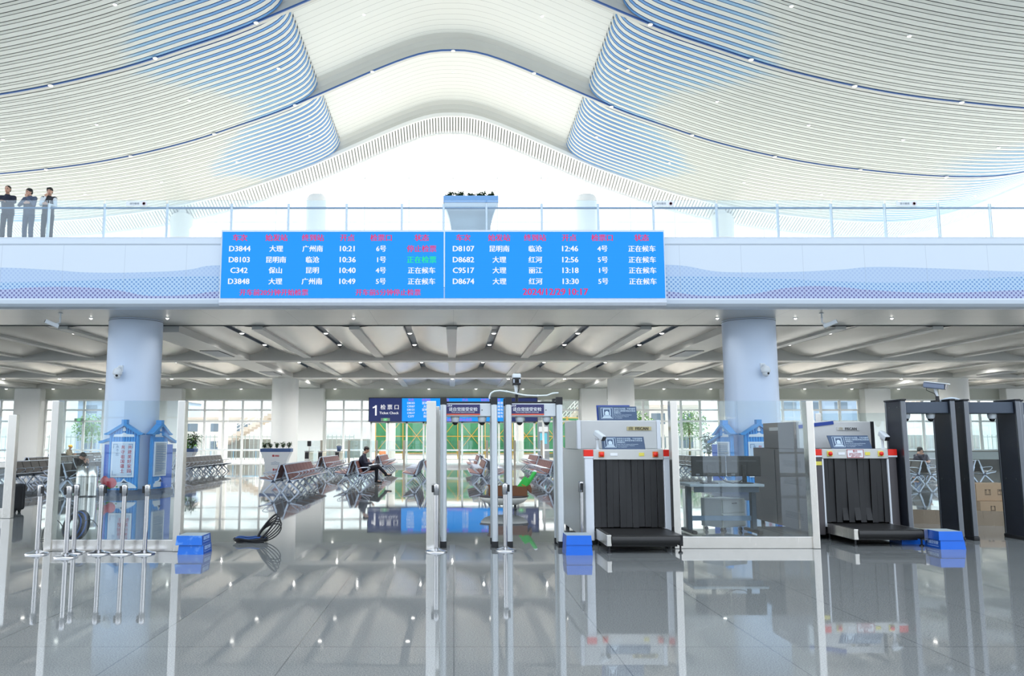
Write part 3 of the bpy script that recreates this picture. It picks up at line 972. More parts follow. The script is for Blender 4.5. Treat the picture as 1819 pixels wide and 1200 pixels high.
def dome_on_column(label, cx, px, py):
    X, Z = at(px, py, 24.15)
    dx = X - cx
    y = 25.0 - math.sqrt(0.79 ** 2 - dx ** 2)
    yaw = math.atan2(dx, 25.0 - y)
    t = thing('dome_camera', label, 'camera', (X, y, Z), yaw, 'column dome cameras')
    MB().box(-0.07, 0.07, -0.05, 0.012, 0.06, 0.26).cyl((0, -0.03, 0.2), (0, -0.2, 0.16), 0.04, n=12).build('bracket', M_CAMW, t, bevel=0.01)
    MB().lathe([(0.02, 0.17), (0.09, 0.15), (0.125, 0.08), (0.13, 0.0), (0.12, -0.03)], c=(0, -0.2, 0), n=28).lathe([(0.137, 0.0), (0.137, 0.025)], c=(0, -0.2, 0), n=28).build('dome_body', M_CAMW, t)
    MB().ball((0, -0.2, -0.05), (0.10, 0.10, 0.11), 24, 14).build('camera_head', M_CAMW, t)
    MB().cyl((0.03, -0.28, -0.06), (0.035, -0.305, -0.065), 0.034, n=16).build('lens', M_BLACK, t)
dome_on_column('white dome camera fixed on the round column above the blue pavilion', XL, 213, 664)
dome_on_column('white dome camera fixed on the round column behind the glass screen', XR, 1356, 660)

# ------------------------------------------------------------------ downlights
def downlight_mesh():
    mb = MB()
    mb.lathe([(0.085, 0), (0.12, 0.0), (0.12, 0.03), (0.085, 0.03)], n=20)
    mb.lathe([(0.0, -0.036), (0.05, -0.03), (0.082, -0.012), (0.088, 0.0)], n=20, m=1)
    return mb.mesh('downlight', [M_MULL, M_LAMP])
DL = downlight_mesh()
def downlight(loc, label, group, power, s=1.0, cone=150):
    o = bpy.data.objects.new('ceiling_downlight', DL)
    C.objects.link(o)
    o.location = loc; o.scale = (s, s, 1)
    tag(o, label, 'light', group)
    if power:
        l = bpy.data.lights.new('downlight_beam', 'SPOT')
        l.energy = power; l.spot_size = math.radians(cone); l.spot_blend = 1.0; l.shadow_soft_size = 0.03
        l.color = (1.0, 0.98, 0.955)
        lo = bpy.data.objects.new('downlight_beam', l)
        lo.location = (0, 0, -0.07); lo.parent = o
        C.objects.link(lo)
def inframe(p, m=6):
    z = p[2] - EYE
    zc = p[1] * math.cos(PITCH) + z * math.sin(PITCH)
    yc = -p[1] * math.sin(PITCH) + z * math.cos(PITCH)
    x, y = PX0 + FPX * p[0] / zc, 600 - FPX * yc / zc
    return -m < x < 1819 + m and -m < y < 1200 + m, x, y
def light_row(pts, what, group, power, s=1.0, vis=None, cone=150):
    seen = [p for p in pts if inframe(p)[0] and (vis is None or vis(*inframe(p)[1:]))]
    seen.sort(key=lambda p: p[0])
    n = len(seen)
    names = ['first', 'second', 'third', 'fourth', 'fifth', 'sixth', 'seventh', 'eighth', 'ninth', 'tenth', 'eleventh', 'twelfth', 'thirteenth', 'fourteenth', 'fifteenth', 'sixteenth', 'seventeenth', 'eighteenth', 'nineteenth', 'twentieth']
    for i, p in enumerate(seen):
        if p[0] < XC - 0.3: w = '%s %s, counting from mid-hall toward the men' % (names[min(19, sum(1 for q in seen if p[0] < q[0] < XC - 0.3))], what)
        elif p[0] > XC + 0.3: w = '%s %s, counting from mid-hall toward the black arches' % (names[min(19, sum(1 for q in seen if XC + 0.3 < q[0] < p[0]))], what)
        else: w = '%s, the one at mid-hall' % what
        downlight(p, w, group, power, s, cone)
def arc_xs(step, off=0.0):
    """points at equal steps along the roof curve"""
    out = [0.0] if not off else []
    for sg in (-1, 1):
        d, x, nxt = 0.0, 0.0, off or step
        while x < 44:
            z0 = zp(sg * x); x += 0.05; d += math.hypot(0.05, zp(sg * x) - z0)
            if d >= nxt: out.append(sg * x); nxt += step
    return out
UP = 160.0
light_row([(x, 35.39, zp(x) - 0.10) for x in arc_xs(4.85)], 'lamp on the upper blue roof rib', 'lamps on the upper blue rib', UP, 1.0)
light_row([(x, 44.69, zp(x) - 0.10) for x in arc_xs(4.85)], 'lamp on the lower blue roof rib', 'lamps on the lower blue rib', UP, 1.0)
light_row([(x, 30.9, zp(x) + (REC - 0.02 if abs(x) < 7.9 else -0.02)) for x in arc_xs(4.85)], 'lamp in the topmost slats', 'lamps in the topmost slats', UP, 0.8)
light_row([(x, 40.2, zp(x) + (REC - 0.02 if abs(x) < 7.9 else -0.02)) for x in arc_xs(4.85)], 'lamp between the blue ribs', 'lamps between the ribs', UP, 0.8)
light_row([(x, 49.6, zp(x) + (REC - 0.02 if abs(x) < 7.9 else -0.02)) for x in arc_xs(4.85)], 'lamp above the slatted eave', 'lamps above the eave', UP, 0.8)
LP = 400.0
ch = [XC + PB * (k + 0.5) for k in range(-9, 9)]
def clear(x, y): return not (180 < x < 290 or 1285 < x < 1385)
light_row([(x, 30.2, 5.53) for x in ch], 'channel lamp by the soffit', 'channel lamps by the soffit', LP, 0.9, clear)
light_row([(x, 33.9, 5.53) for x in ch], 'channel lamp by the beam', 'channel lamps by the beam', LP, 0.9, clear)
light_row([(x, 41.6, 5.53) for x in ch], 'lamp beyond the scalloped beam', 'lamps beyond the scalloped beam', LP * 1.2, 0.9, clear, 165)
light_row([(XC + PB * k, 45.5, 4.975) for k in range(-9, 10)], 'lamp under the column beam', 'lamps under the column beam', LP * 0.8, 0.9, clear, 170)
light_row([(XC + PB * (k + 0.5), 49.6, 5.53) for k in range(-10, 10)], 'added fill lamp by the windows', 'added fill lamps by the windows', LP * 2.0, 0.9, clear, 165)  # extra row added to brighten the window mullions from inside
light_row([(XC + PB * (k + 0.5), 54.45, 4.975) for k in range(-10, 10)], 'lamp above the windows', 'lamps above the windows', 0, 0.9, clear)
light_row([(x, 24.3, ZB - 0.02) for x in (-10.9, -8.6, -3.0, 7.95, 10.3, 13.2)], 'tiny lamp in the metal soffit', 'soffit lamps', 40.0, 0.5)

# ------------------------------------------------------------------ glass barriers at the checkpoint
def post(mb_h, x, y, parent, w=0.105, d=0.16, name='post'):
    return MB().box(x - w / 2, x + w / 2, y - d / 2, y + d / 2, 0, mb_h).build(name, M_STEEL, parent, bevel=0.008)
def screen_panel(label, xa, xb, y, h=2.14, plinth=0.16, d=0.16):
    cx = (xa + xb) / 2
    t = thing('glass_screen', label, 'glass screen', (cx, y, 0))
    hw = (xb - xa) / 2
    post(h, -hw, 0, t); post(h, hw, 0, t)
    MB().box(-hw + 0.05, hw - 0.05, -0.05, 0.05, 0, plinth).build('plinth', M_STEEL, t, bevel=0.006)
    MB().box(-hw + 0.05, hw - 0.05, -0.006, 0.006, plinth, h).build('glass_panel', M_BARGLASS, t)
    return t
screen_panel('glass screen with steel posts behind the row of belt stanchions', -5.77, -3.94, 11.95)
screen_panel('glass screen with steel posts in front of the monitors and dark scanner cabinet', 3.28, 5.30, 12.25, 2.15, 0.17)
t = thing('glass_screen', 'glass screen with steel post cut by the frame edge, with a black case behind', 'glass screen', (-9.05, 16.9, 0))
post(2.09, 0, 0, t, 0.17, 0.14); post(2.09, -2.4, 0, t)
MB().box(-2.35, -0.06, -0.04, 0.04, 0, 0.2).build('plinth', M_STEEL, t, bevel=0.006)
MB().box(-2.35, -0.06, -0.006, 0.006, 0.2, 2.05).build('glass_panel', M_BARGLASS, t)
MB().box(-2.35, -0.06, -0.03, 0.03, 1.02, 1.12).build('cross_bar', M_STEEL, t)
t = thing('glass_screen', 'glass screen seen end on, its bright steel posts beside the silver detector arch', 'glass screen', (-0.32, 12.1, 0))
post(2.14, 0, 0, t, 0.14, 0.14); post(2.14, 0.03, 1.85, t, 0.12, 0.14); post(2.14, 0.05, 3.6, t, 0.12, 0.14)
MB().box(-0.02, 0.06, 0.07, 3.55, 0, 0.16).build('plinth', M_STEEL, t)
MB().box(0.015, 0.027, 0.07, 3.55, 0.16, 2.1).build('glass_panel', M_BARGLASS, t)
# glass screen running behind the black arches
t = thing('glass_screen', 'low-set glass screen with steel plinth behind the black detector arches', 'glass screen', (7.3, 16.4, 0), -0.34)
post(2.1, 0, 0, t); post(2.1, 2.3, 0, t); post(2.1, 4.6, 0, t)
MB().box(0.05, 4.55, -0.04, 0.04, 0, 0.26).build('plinth', brushed('bronze_steel', (150, 138, 122), 0.3), t)
MB().box(0.05, 4.55, -0.006, 0.006, 0.26, 2.1).build('glass_panel', M_BARGLASS, t)

# ------------------------------------------------------------------ belt stanchions
def stanchion_proto():
    t = thing('belt_stanchion', 'x', 'stanchion', (0, 0, 0), 0, 'belt stanchions')
    MB().lathe([(0.157, 0), (0.157, 0.012), (0.148, 0.022), (0.08, 0.036), (0.045, 0.05), (0.034, 0.06)], n=48).build('base', M_CHROME, t)
    MB().lathe([(0.031, 0.05), (0.031, 0.80)], n=24).build('pole', M_CHROME, t)
    MB().lathe([(0.031, 0.79), (0.041, 0.795), (0.041, 0.93), (0.036, 0.95), (0.0, 0.955)], n=28).build('head', M_CHROME, t)
    MB().box(-0.068, -0.036, -0.022, 0.022, 0.83, 0.93).build('belt_cassette', M_BLACK, t, bevel=0.006)
    return t
sp = None
for (x, y, rz, lb) in ((-5.78, 11.62, 2.4, 'steel belt stanchion at the outer end of the row by the screen post'), (-5.24, 11.32, 0.3, 'steel belt stanchion standing forward of its row, before the cable coil'),
                       (-5.32, 11.72, 0.2, 'steel belt stanchion standing behind the forward one, before the cable coil'), (-4.94, 11.66, 3.0, 'steel belt stanchion in front of the pomegranate picture'),
                       (-4.62, 11.66, 0.1, 'steel belt stanchion below the red lettering of the pavilion sign'), (-4.30, 11.66, 0.2, 'steel belt stanchion by the blue boxes, last of its row'),
                       (-0.24, 11.86, 0.1, 'steel belt stanchion in front of the end-on glass screen'), (0.75, 12.0, 3.1, 'steel belt stanchion between the two silver arches'),
                       (1.93, 12.5, 1.6, 'steel belt stanchion behind the blue boxes beside the light scanner')):
    if sp is None:
        sp = stanchion_proto(); sp.location = (x, y, 0); sp.rotation_euler = (0, 0, rz); sp['label'] = lb
    else:
        copy_thing(sp, lb, (x, y, 0), rz)

# ------------------------------------------------------------------ walk-through detector arches
M_DETW = pbr('detector_silver', (206, 212, 216), 0.3, 0.25, var=0.03)
M_DETS = pbr('detector_side', (196, 200, 198), 0.4, 0.1)
M_NAVY = pbr('sign_navy_purple', (52, 50, 100), 0.5)
M_ORANGE = pbr('sign_orange_strip', (226, 96, 66), 0.5)
M_SIGNW = pbr('sign_lettering', (236, 238, 242), 0.5)
def dome_cam(t, x, y, z):
    d = MB().lathe([(0.0, 0.0), (0.066, 0.0), (0.066, -0.03), (0.058, -0.07), (0.046, -0.085)], c=(x, y, z), n=28).build('dome_camera', M_CAMW, t, label='white dome camera under the lintel')
    MB().ball((x, y, z - 0.082), (0.046, 0.046, 0.05), 20, 12).build('lens_dome', M_DOME, d)
def arch_silver(label, x0, x1, y, sign_x):
    W_ = x1 - x0
    t = thing('metal_detector', label, 'metal detector', ((x0 + x1) / 2, y, 0), 0, 'silver detector arches')
    hw, pw, dp = W_ / 2, 0.095, 0.52
    for s in (-1, 1):
        xa = s * (hw - pw / 2)
        p = MB().box(xa - pw * 0.28, xa + pw * 0.28, 0.03, dp - 0.03, 0.03, 2.17).build('side_panel', M_DETS, t)
        for yy in (0.035, dp - 0.035):
            MB().lathe([(pw / 2, 0.09), (pw / 2, 2.10)], c=(xa, yy, 0), n=24).build('post', M_DETW, t)
        for yy in (0.035, dp - 0.035):
            MB().cbox((xa, yy, 2.155), (pw * 1.02, 0.09, 0.115)).build('end_cap', M_BLACK, t, bevel=0.006)
            MB().cbox((xa, yy, 0.045), (pw * 1.02, 0.09, 0.09)).build('foot', M_BLACK, t, bevel=0.006)
        MB().prism([(0.07, 0.0), (dp - 0.07, 0.0), (dp - 0.07, 0.06), (0.18, 0.10), (0.07, 0.28)], xa + s * pw * 0.28 - 0.012, xa + s * pw * 0.28 + 0.012, 'x').build('foot_bracket', M_BLACK, t)
    MB().box(-hw + pw, hw - pw, 0.06, dp - 0.06, 1.925, 2.12).build('header', M_DETW, t, bevel=0.008)
    MB().box(-hw + pw, hw - pw, 0.08, dp - 0.08, 2.12, 2.15).build('top_cover', M_BLACK, t)
    sx = sign_x
    sg = MB().box(sx - 0.255, sx + 0.255, 0.050, 0.058, 1.945, 2.105).build('sign_plate', M_NAVY, t, label='purple notice plate')
    MB().box(sx - 0.255, sx + 0.255, 0.046, 0.051, 1.945, 1.963).build('orange_strip', M_ORANGE, sg)
    text_mesh([('请自觉接受安检', sx, 2.033, 0.045, 'CENTER'), ('Please accept inspection consciously', sx, 1.988, 0.017, 'CENTER')], 0.001, 0.02).build('sign_lettering', M_SIGNW, sg, (0, 0.047, 0))
    lg = MB()
    for i in range(4): lg.box(sx - 0.235 + i * 0.018, sx - 0.222 + i * 0.018, 0.047, 0.05, 2.076, 2.076 + (0.018 if i % 2 else 0.012))
    lg.build('sign_logo', M_SIGNW, sg)
    MB().cyl((sx + 0.285, 0.052, 2.02), (sx + 0.285, 0.062, 2.02), 0.008, n=10).build('screw_hole', M_BLACK, t)
    for q in (-0.205, 0.205): dome_cam(t, q, 0.16, 1.925)
    return t
arch_silver('silver walk-through detector arch beside the end-on glass screen posts', -0.195, 0.665, 12.3, -0.085)
arch_silver('silver walk-through detector arch beside the light scanner, with a camera mast on top', 0.785, 1.645, 12.3, -0.10)
# conduit joining the two arches and the mast camera
cd = MB()
pts = []
for px, py in ((869.5, 708), (869.5, 704), (872, 698), (878, 694.5), (888, 693.5), (900, 695), (915, 698), (928, 701), (936, 702), (955, 702.5), (972, 702), (982, 698), (992, 697.5)):
    X, Z = at(px, py, 12.42); pts.append((X, 12.42, Z))
cd.tube(pts, 0.013, 8)
for q in (5, 9): cd.ball(pts[q], 0.018, 8, 6)
tag(cd.build('cable_conduit', pbr('conduit_white', (220, 226, 226), 0.4)), 'white flexible cable conduit bridging the tops of the two silver arches', 'conduit')
t = thing('security_camera', 'twin-lens black-faced camera on a short mast above the silver arches', 'camera', (0.97, 12.5, 2.15))
MB().cyl((0, 0, 0), (0, 0, 0.12), 0.024, n=14).build('mast_foot', M_BLACK, t)
MB().cyl((0, 0, 0.1), (-0.015, 0, 0.27), 0.022, 0.026, n=14).build('mast', M_CAMW, t)
MB().box(-0.062, 0.062, -0.09, 0.09, 0.255, 0.36).build('lens_housing', M_BLACK, t, bevel=0.012)
MB().box(-0.062, 0.062, -0.10, 0.10, 0.36, 0.425).build('cap', M_CAMW, t, bevel=0.014)
MB().box(-0.055, -0.035, -0.096, -0.088, 0.285, 0.34).box(0.035, 0.055, -0.096, -0.088, 0.285, 0.34).build('lamp_strips', pbr('camera_led_strip', (170, 176, 186), 0.3), t)
MB().cyl((0, -0.088, 0.31), (0, -0.096, 0.31), 0.025, n=16).build('lens', M_DOME, t)
MB().tube([(0.03, -0.05, 0.27), (0.035, -0.03, 0.2), (0.01, -0.028, 0.12), (0.012, -0.03, 0.02)], 0.006, 6).build('cable', M_BLACK, t)

M_DETB = pbr('detector_black', (38, 42, 52), 0.38, 0.1, var=0.05)
M_DETE = brushed('detector_edge', (118, 122, 128), 0.3)
M_DETH = pbr('detector_header_grey', (66, 76, 90), 0.42)
def arch_black(label, x0, x1, y, domes, box_top=None):
    W_ = x1 - x0
    t = thing('metal_detector', label, 'metal detector', ((x0 + x1) / 2, y, 0), -0.05, 'black detector arches')
    hw, pw, dp = W_ / 2, 0.075, 0.56
    for s in (-1, 1):
        xa = s * (hw - pw / 2)
        MB().box(xa - pw * 0.42, xa + pw * 0.42, 0.03, dp - 0.03, 0.05, 2.2).build('side_panel', M_DETB, t, bevel=0.01)
        for yy in (0.02, dp - 0.02): MB().box(xa - pw / 2, xa + pw / 2, yy - 0.02, yy + 0.02, 0.06, 2.2).build('edge_strip', M_DETE, t, bevel=0.008)
        MB().box(xa - pw * 0.62, xa + pw * 0.62, -0.015, dp + 0.015, 0, 0.06).build('foot', M_BLACK, t, bevel=0.012)
        MB().box(xa - pw * 0.6, xa + pw * 0.6, -0.015, dp + 0.015, 2.2, 2.225).build('top_cover', M_BLACK, t, bevel=0.008)
        sc = MB()
        for yy in (0.14, 0.40): sc.cyl((xa - pw * 0.42, yy, 0.95), (xa - pw * 0.42 - 0.006, yy, 0.95), 0.012, n=10); sc.cyl((xa - pw * 0.42, yy, 2.1), (xa - pw * 0.42 - 0.006, yy, 2.1), 0.01, n=10)
        sc.build('screw', M_DETE, t)
    MB().box(-hw + pw, hw - pw, 0.06, dp - 0.06, 2.0, 2.18).build('header', M_DETH, t, bevel=0.006)
    for q in domes: dome_cam(t, q, 0.20, 2.0)
    return t
arch_black('black walk-through detector arch beside the dark scanner, with a bullet camera on top', 7.18, 8.02, 13.1, (-0.26, 0.13))
arch_black('black walk-through detector arch at the frame edge, past the one with the camera', 8.22, 9.10, 13.15, (0.10,))
arch_black('black detector arch mostly cut off by the frame edge, only its near post in view', 9.20, 10.06, 13.3, ())
t = thing('security_camera', 'bullet camera with sun shield on a bracket above the black arch', 'camera', (7.86, 13.3, 2.18))
R = Matrix.Translation((-0.02, -0.02, 0.27)) @ Matrix.Rotation(0.75, 4, 'Z') @ Matrix.Rotation(0.16, 4, 'X')
MB().cyl((0.02, 0, 0), (0.02, 0, 0.10), 0.028, n=12).build('mast_foot', M_BLACK, t)
MB().cyl((0.02, 0, 0.09), (0.0, 0.02, 0.22), 0.022, n=12).build('bracket', M_CAMW, t)
MB().box(-0.065, 0.065, -0.16, 0.16, -0.05, 0.04, M=R).build('housing', pbr('camera_blue_grey', (112, 124, 146), 0.4), t, bevel=0.018)
MB().box(-0.078, 0.078, -0.20, 0.15, 0.04, 0.055, M=R).build('sun_shield', M_CAMW, t, bevel=0.005)
MB().box(-0.058, 0.058, -0.168, -0.158, -0.043, 0.036, M=R).build('lens_window', M_DOME, t)
MB().box(-0.05, -0.036, -0.172, -0.166, -0.03, 0.025, M=R).box(0.036, 0.05, -0.172, -0.166, -0.03, 0.025, M=R).build('lamp_strips', pbr('camera_led_strip2', (170, 176, 186), 0.3), t)
MB().tube([(-0.1, 0.08, 0.28), (-0.12, 0.05, 0.2), (-0.02, 0.0, 0.14), (0.0, -0.02, 0.06)], 0.005, 6).build('cable', M_BLACK, t)
cd = MB().tube([(7.92, 13.35, 2.19), (8.0, 13.3, 2.235), (8.1, 13.28, 2.25), (8.2, 13.3, 2.235), (8.3, 13.35, 2.21)], 0.014, 8)
tag(cd.build('cable_conduit', pbr('conduit_pale_blue', (206, 220, 232), 0.4)), 'pale cable conduit arching from the bullet camera over the black arches', 'conduit')

# ------------------------------------------------------------------ baggage scanners
M_SCL = pbr('scanner_light_grey', (202, 203, 202), 0.38, 0.15, var=0.03)
M_SCW = pbr('scanner_white_post', (226, 230, 236), 0.35, var=0.03)
M_SCD = pbr('scanner_dark_taupe', (84, 80, 82), 0.42, 0.1, var=0.05)
M_SCB = pbr('scanner_bar_grey', (204, 204, 200), 0.4, 0.1)
M_RED = pbr('marker_red', (238, 42, 26), 0.35)
M_CURT = pbr('lead_rubber', (38, 38, 39), 0.55, var=0.2, scale=5)
M_BELT = pbr('belt_rubber', (34, 33, 33), 0.42, var=0.2, scale=14)
M_ESTOP = pbr('stop_orange', (222, 112, 40), 0.45)
M_YEL = pbr('label_yellow', (232, 218, 96), 0.5)
M_GOLD = pbr('plate_gold', (196, 184, 140), 0.4, 0.3)
M_INK = pbr('dark_ink', (34, 32, 34), 0.5)
M_SLATE = pbr('notice_slate_blue', (60, 82, 112), 0.45)
M_NBACK = pbr('notice_blue_back', (26, 62, 146), 0.4)
M_NTXT = pbr('notice_pale_text', (196, 214, 230), 0.5)
def scanner(label, cx, y, light):
    t = thing('baggage_scanner', label, 'x-ray scanner', (cx, y, 0), 0, 'baggage scanners')
    body, side = (M_SCL, M_SCL) if light else (M_SCD, M_SCD)
    hw, L, H = 0.665, 2.7, 1.25
    b = MB()
    b.box(-hw + 0.01, -0.53, 0.06, L, 0.07, 1.43); b.box(0.53, hw - 0.01, 0.06, L, 0.07, 1.43)
    b.box(-0.53, 0.53, 0.06, L, 1.27, 1.43); b.box(-0.53, 0.53, 0.16, L, 0.07, 0.20)
    b.box(-0.53, 0.53, 1.2, 1.26, 0.2, 1.27)
    b.build('body', side, t, bevel=0.012)
    vt = MB()
    for zz in (0.25, 0.82, 1.12):
        for r_ in range(5):
            vt.box(-hw + 0.002, -hw + 0.014, 0.55, 1.25, zz + r_ * 0.022, zz + r_ * 0.022 + 0.008)
    vt.box(-hw + 0.002, -hw + 0.014, 1.63, 1.64, 0.1, 1.4)
    if not light: vt.build('side_vent', M_DARK, t)
    for s in (-1, 1):
        p = MB().box(min(s * 0.535, s * hw), max(s * 0.535, s * hw), 0.0, 0.09, 0.07, 1.32)
        p.build('front_post', M_SCW if light else M_SCD, t, bevel=0.01)
        if not light: MB().box(s * 0.525 - 0.012, s * 0.525 + 0.012, -0.004, 0.05, 0.2, 1.27).build('post_trim', M_SCW, t)
        MB().box(min(s * 0.535, s * (hw + 0.012)), max(s * 0.535, s * (hw + 0.012)), -0.012, 0.09, 1.325, 1.425).build('corner_marker', M_RED, t, bevel=0.006, label='red corner marker')
        MB().box(min(s * 0.535, s * (hw + 0.012)), max(s * 0.535, s * (hw + 0.012)), -0.012, 0.09, 1.30, 1.325).build('marker_base', M_SCW, t)
        st = MB().cbox((s * 0.41, -0.012, 1.355), (0.085, 0.03, 0.085)).build('stop_button', M_ESTOP if light else M_YEL, t, bevel=0.008, label='emergency stop button')
        MB().lathe([(0.0, 0.03), (0.03, 0.028), (0.034, 0.015), (0.028, 0.0)][::-1], n=18, M=Matrix.Translation((s * 0.41, -0.026, 1.355)) @ Matrix.Rotation(PI / 2, 4, 'X')).build('button_knob', M_RED, st)
    MB().box(-0.535, 0.535, -0.008, 0.085, 1.275, 1.43).build('front_bar', M_SCB, t, bevel=0.008)
    MB().cbox((-0.22, -0.012, 1.355), (0.11, 0.006, 0.04)).build('rating_label', M_SIGNW, t)
    MB().cbox((0.20, -0.012, 1.355), (0.08, 0.006, 0.05)).build('warning_label', M_YEL, t)
    if not light:
        w_ = MB().cbox((0.0, -0.012, 1.355), (0.27, 0.008, 0.135)).build('warning_notice', M_SIGNW, t, label='white notice with red text')
        f = MB()
        for a in (-0.13, 0.13): f.cbox((a, -0.017, 1.355), (0.008, 0.004, 0.13))
        for a in (1.292, 1.418): f.cbox((0, -0.017, a), (0.268, 0.004, 0.008))
        f.build('notice_border', M_MARK, w_)
        text_mesh([('警告', 0, 1.392, 0.028, 'CENTER'), ('设备运行时请勿将手', 0.0, 1.355, 0.016, 'CENTER'), ('伸入通道内以免发生', 0, 1.332, 0.016, 'CENTER'), ('危险 注意安全', 0, 1.309, 0.016, 'CENTER')], 0.001).build('notice_lettering', M_MARK, w_, (0, -0.017, 0))
        MB().cbox((-0.60, -0.004, 1.20), (0.11, 0.006, 0.06)).build('yellow_label', M_YEL, t)
    # lead curtain of hanging strips
    cu = MB()
    rnd = random.Random(4 if light else 9)
    n = 11
    for k in range(n):
        xa = -0.525 + 1.05 * k / n
        w = 1.05 / n
        o = 0.02 + 0.012 * (k % 2) + rnd.uniform(0, 0.006)
        lft = rnd.uniform(0.0, 0.012)
        curl = 0.018 if (not light and 2 < k < 8 and k % 2) else 0.0
        rows = 10
        vs, fs = [], []
        for r_ in range(rows + 1):
            q = r_ / rows
            z = 0.262 + lft + curl * 2 + (1.275 - 0.262 - lft - curl * 2) * q
            yy = o + 0.010 * math.sin(q * 3 + k) - (curl * 1.6 * max(0, 0.18 - q) / 0.18)
            vs += [(xa + 0.0015, yy, z), (xa + w - 0.0015, yy + 0.004, z), (xa + w - 0.0015, yy + 0.012, z), (xa + 0.0015, yy + 0.008, z)]
        for r_ in range(rows):
            for e in range(4):
                fs.append((r_ * 4 + e, r_ * 4 + (e + 1) % 4, r_ * 4 + 4 + (e + 1) % 4, r_ * 4 + 4 + e))
        cu.add(vs, fs + [(3, 2, 1, 0)], 0, False)
    cu.build('lead_curtain', M_CURT, t)
    # conveyor
    cv = thing_part = MB()
    prof = []
    for k in range(9):
        a = PI / 2 + PI * k / 8
        prof.append((-0.86 + 0.065 * math.cos(a), 0.185 + 0.065 * math.sin(a)))
    cv.prism([(0.9, 0.25)] + prof + [(0.9, 0.12)], -0.45, 0.50, 'x', 0, smooth=False)
    cv.build('conveyor_belt', M_BELT, t, label='black rubber conveyor belt')
    MB().box(-0.52, -0.455, -0.90, 0.0, 0.10, 0.255).build('side_rail', M_STEEL, t, bevel=0.006)
    MB().box(0.505, 0.555, -0.86, 0.0, 0.10, 0.25).build('side_rail', M_BLACK if light else M_STEEL, t, bevel=0.006)
    if not light: MB().box(0.505, 0.558, -0.93, -0.80, 0.10, 0.255).build('rail_end', M_STEEL, t)
    MB().box(-0.45, 0.50, -0.75, 0.1, 0.08, 0.115).build('belt_tray', M_BLACK, t)
    for (xx, yy) in ((-0.48, -0.84), (0.53, -0.8), (-0.48, 0.0), (0.53, 0.0)):
        MB().cyl((xx, yy, 0.02), (xx, yy, 0.11), 0.014, n=10).lathe([(0.032, 0.0), (0.032, 0.012), (0.014, 0.025)], c=(xx, yy, 0), n=14).build('foot', M_BLACK, t)
    ft = MB()
    for xx in (-0.6, 0.6):
        for yy in (0.12, 2.5): ft.cyl((xx, yy, 0), (xx, yy, 0.08), 0.035, n=12)
    ft.build('body_foot', M_BLACK, t)
    # hood with the maker's plate
    hd = MB().box(-0.62, 0.60, 0.62, 2.0, 1.43, 1.885).build('hood', M_SCL, t, bevel=0.012)
    if light:
        for xx in (-0.65, 0.63): MB().box(xx - 0.03, xx + 0.03, 0.615, 0.70, 1.43, 1.89).build('hood_corner', M_SCW, hd, bevel=0.006)
        MB().box(-0.685, -0.62, 0.70, 2.0, 1.43, 1.885).build('hood_side', M_SCL, hd)
    else:
        MB().box(0.60, 0.665, 0.64, 2.0, 1.43, 1.885).build('hood_side', M_BLACK, hd)
        MB().box(-0.685, -0.62, 0.72, 2.05, 1.43, 1.88).build('hood_side', M_SCD, hd)
        MB().box(-0.690, -0.684, 1.35, 1.75, 1.74, 1.80).build('side_plate', pbr('plate_silver', (170, 170, 170), 0.4), hd)
    pl = MB().box(0.12, 0.51, 0.606, 0.62, 1.725, 1.785) if light else MB().box(0.02, 0.40, 0.606, 0.62, 1.735, 1.79)
    pl.build('maker_plate', M_GOLD if light else M_SCL, t)
    cx0 = 0.25 if light else 0.15
    zc = 1.755 if light else 1.762
    text_mesh([('FISCAN', cx0, zc, 0.046 if light else 0.044, 'LEFT')], 0.002, 0.03).build('maker_lettering', M_INK, t, (0, 0.602, 0))
    lg = MB()
    lx = cx0 - 0.07
    for k in range(3): lg.tube([(lx - 0.035, 0.602, zc - 0.02 + 0.016 * k), (lx, 0.602, zc - 0.008 + 0.016 * k), (lx + 0.035, 0.602, zc - 0.02 + 0.016 * k)], 0.003, 5)
    lg.build('maker_emblem', M_INK if light else M_GOLD, t)
    return t
SC1 = scanner('light grey baggage scanner with white posts and black curtain, beside the silver arches', 2.665, 12.55, True)
SC2 = scanner('dark taupe baggage scanner with black curtain, beside the black detector arches', 6.48, 13.3, False)
sb = MB().box(-0.3, 0.3, -0.004, 0.004, -0.03, 0.03).build('blue_tape_notice', M_NBACK, SC2, (-0.33, 0.612, 1.83), label='slanted blue strip notice')
sb.rotation_euler = (0, -0.12, 0)

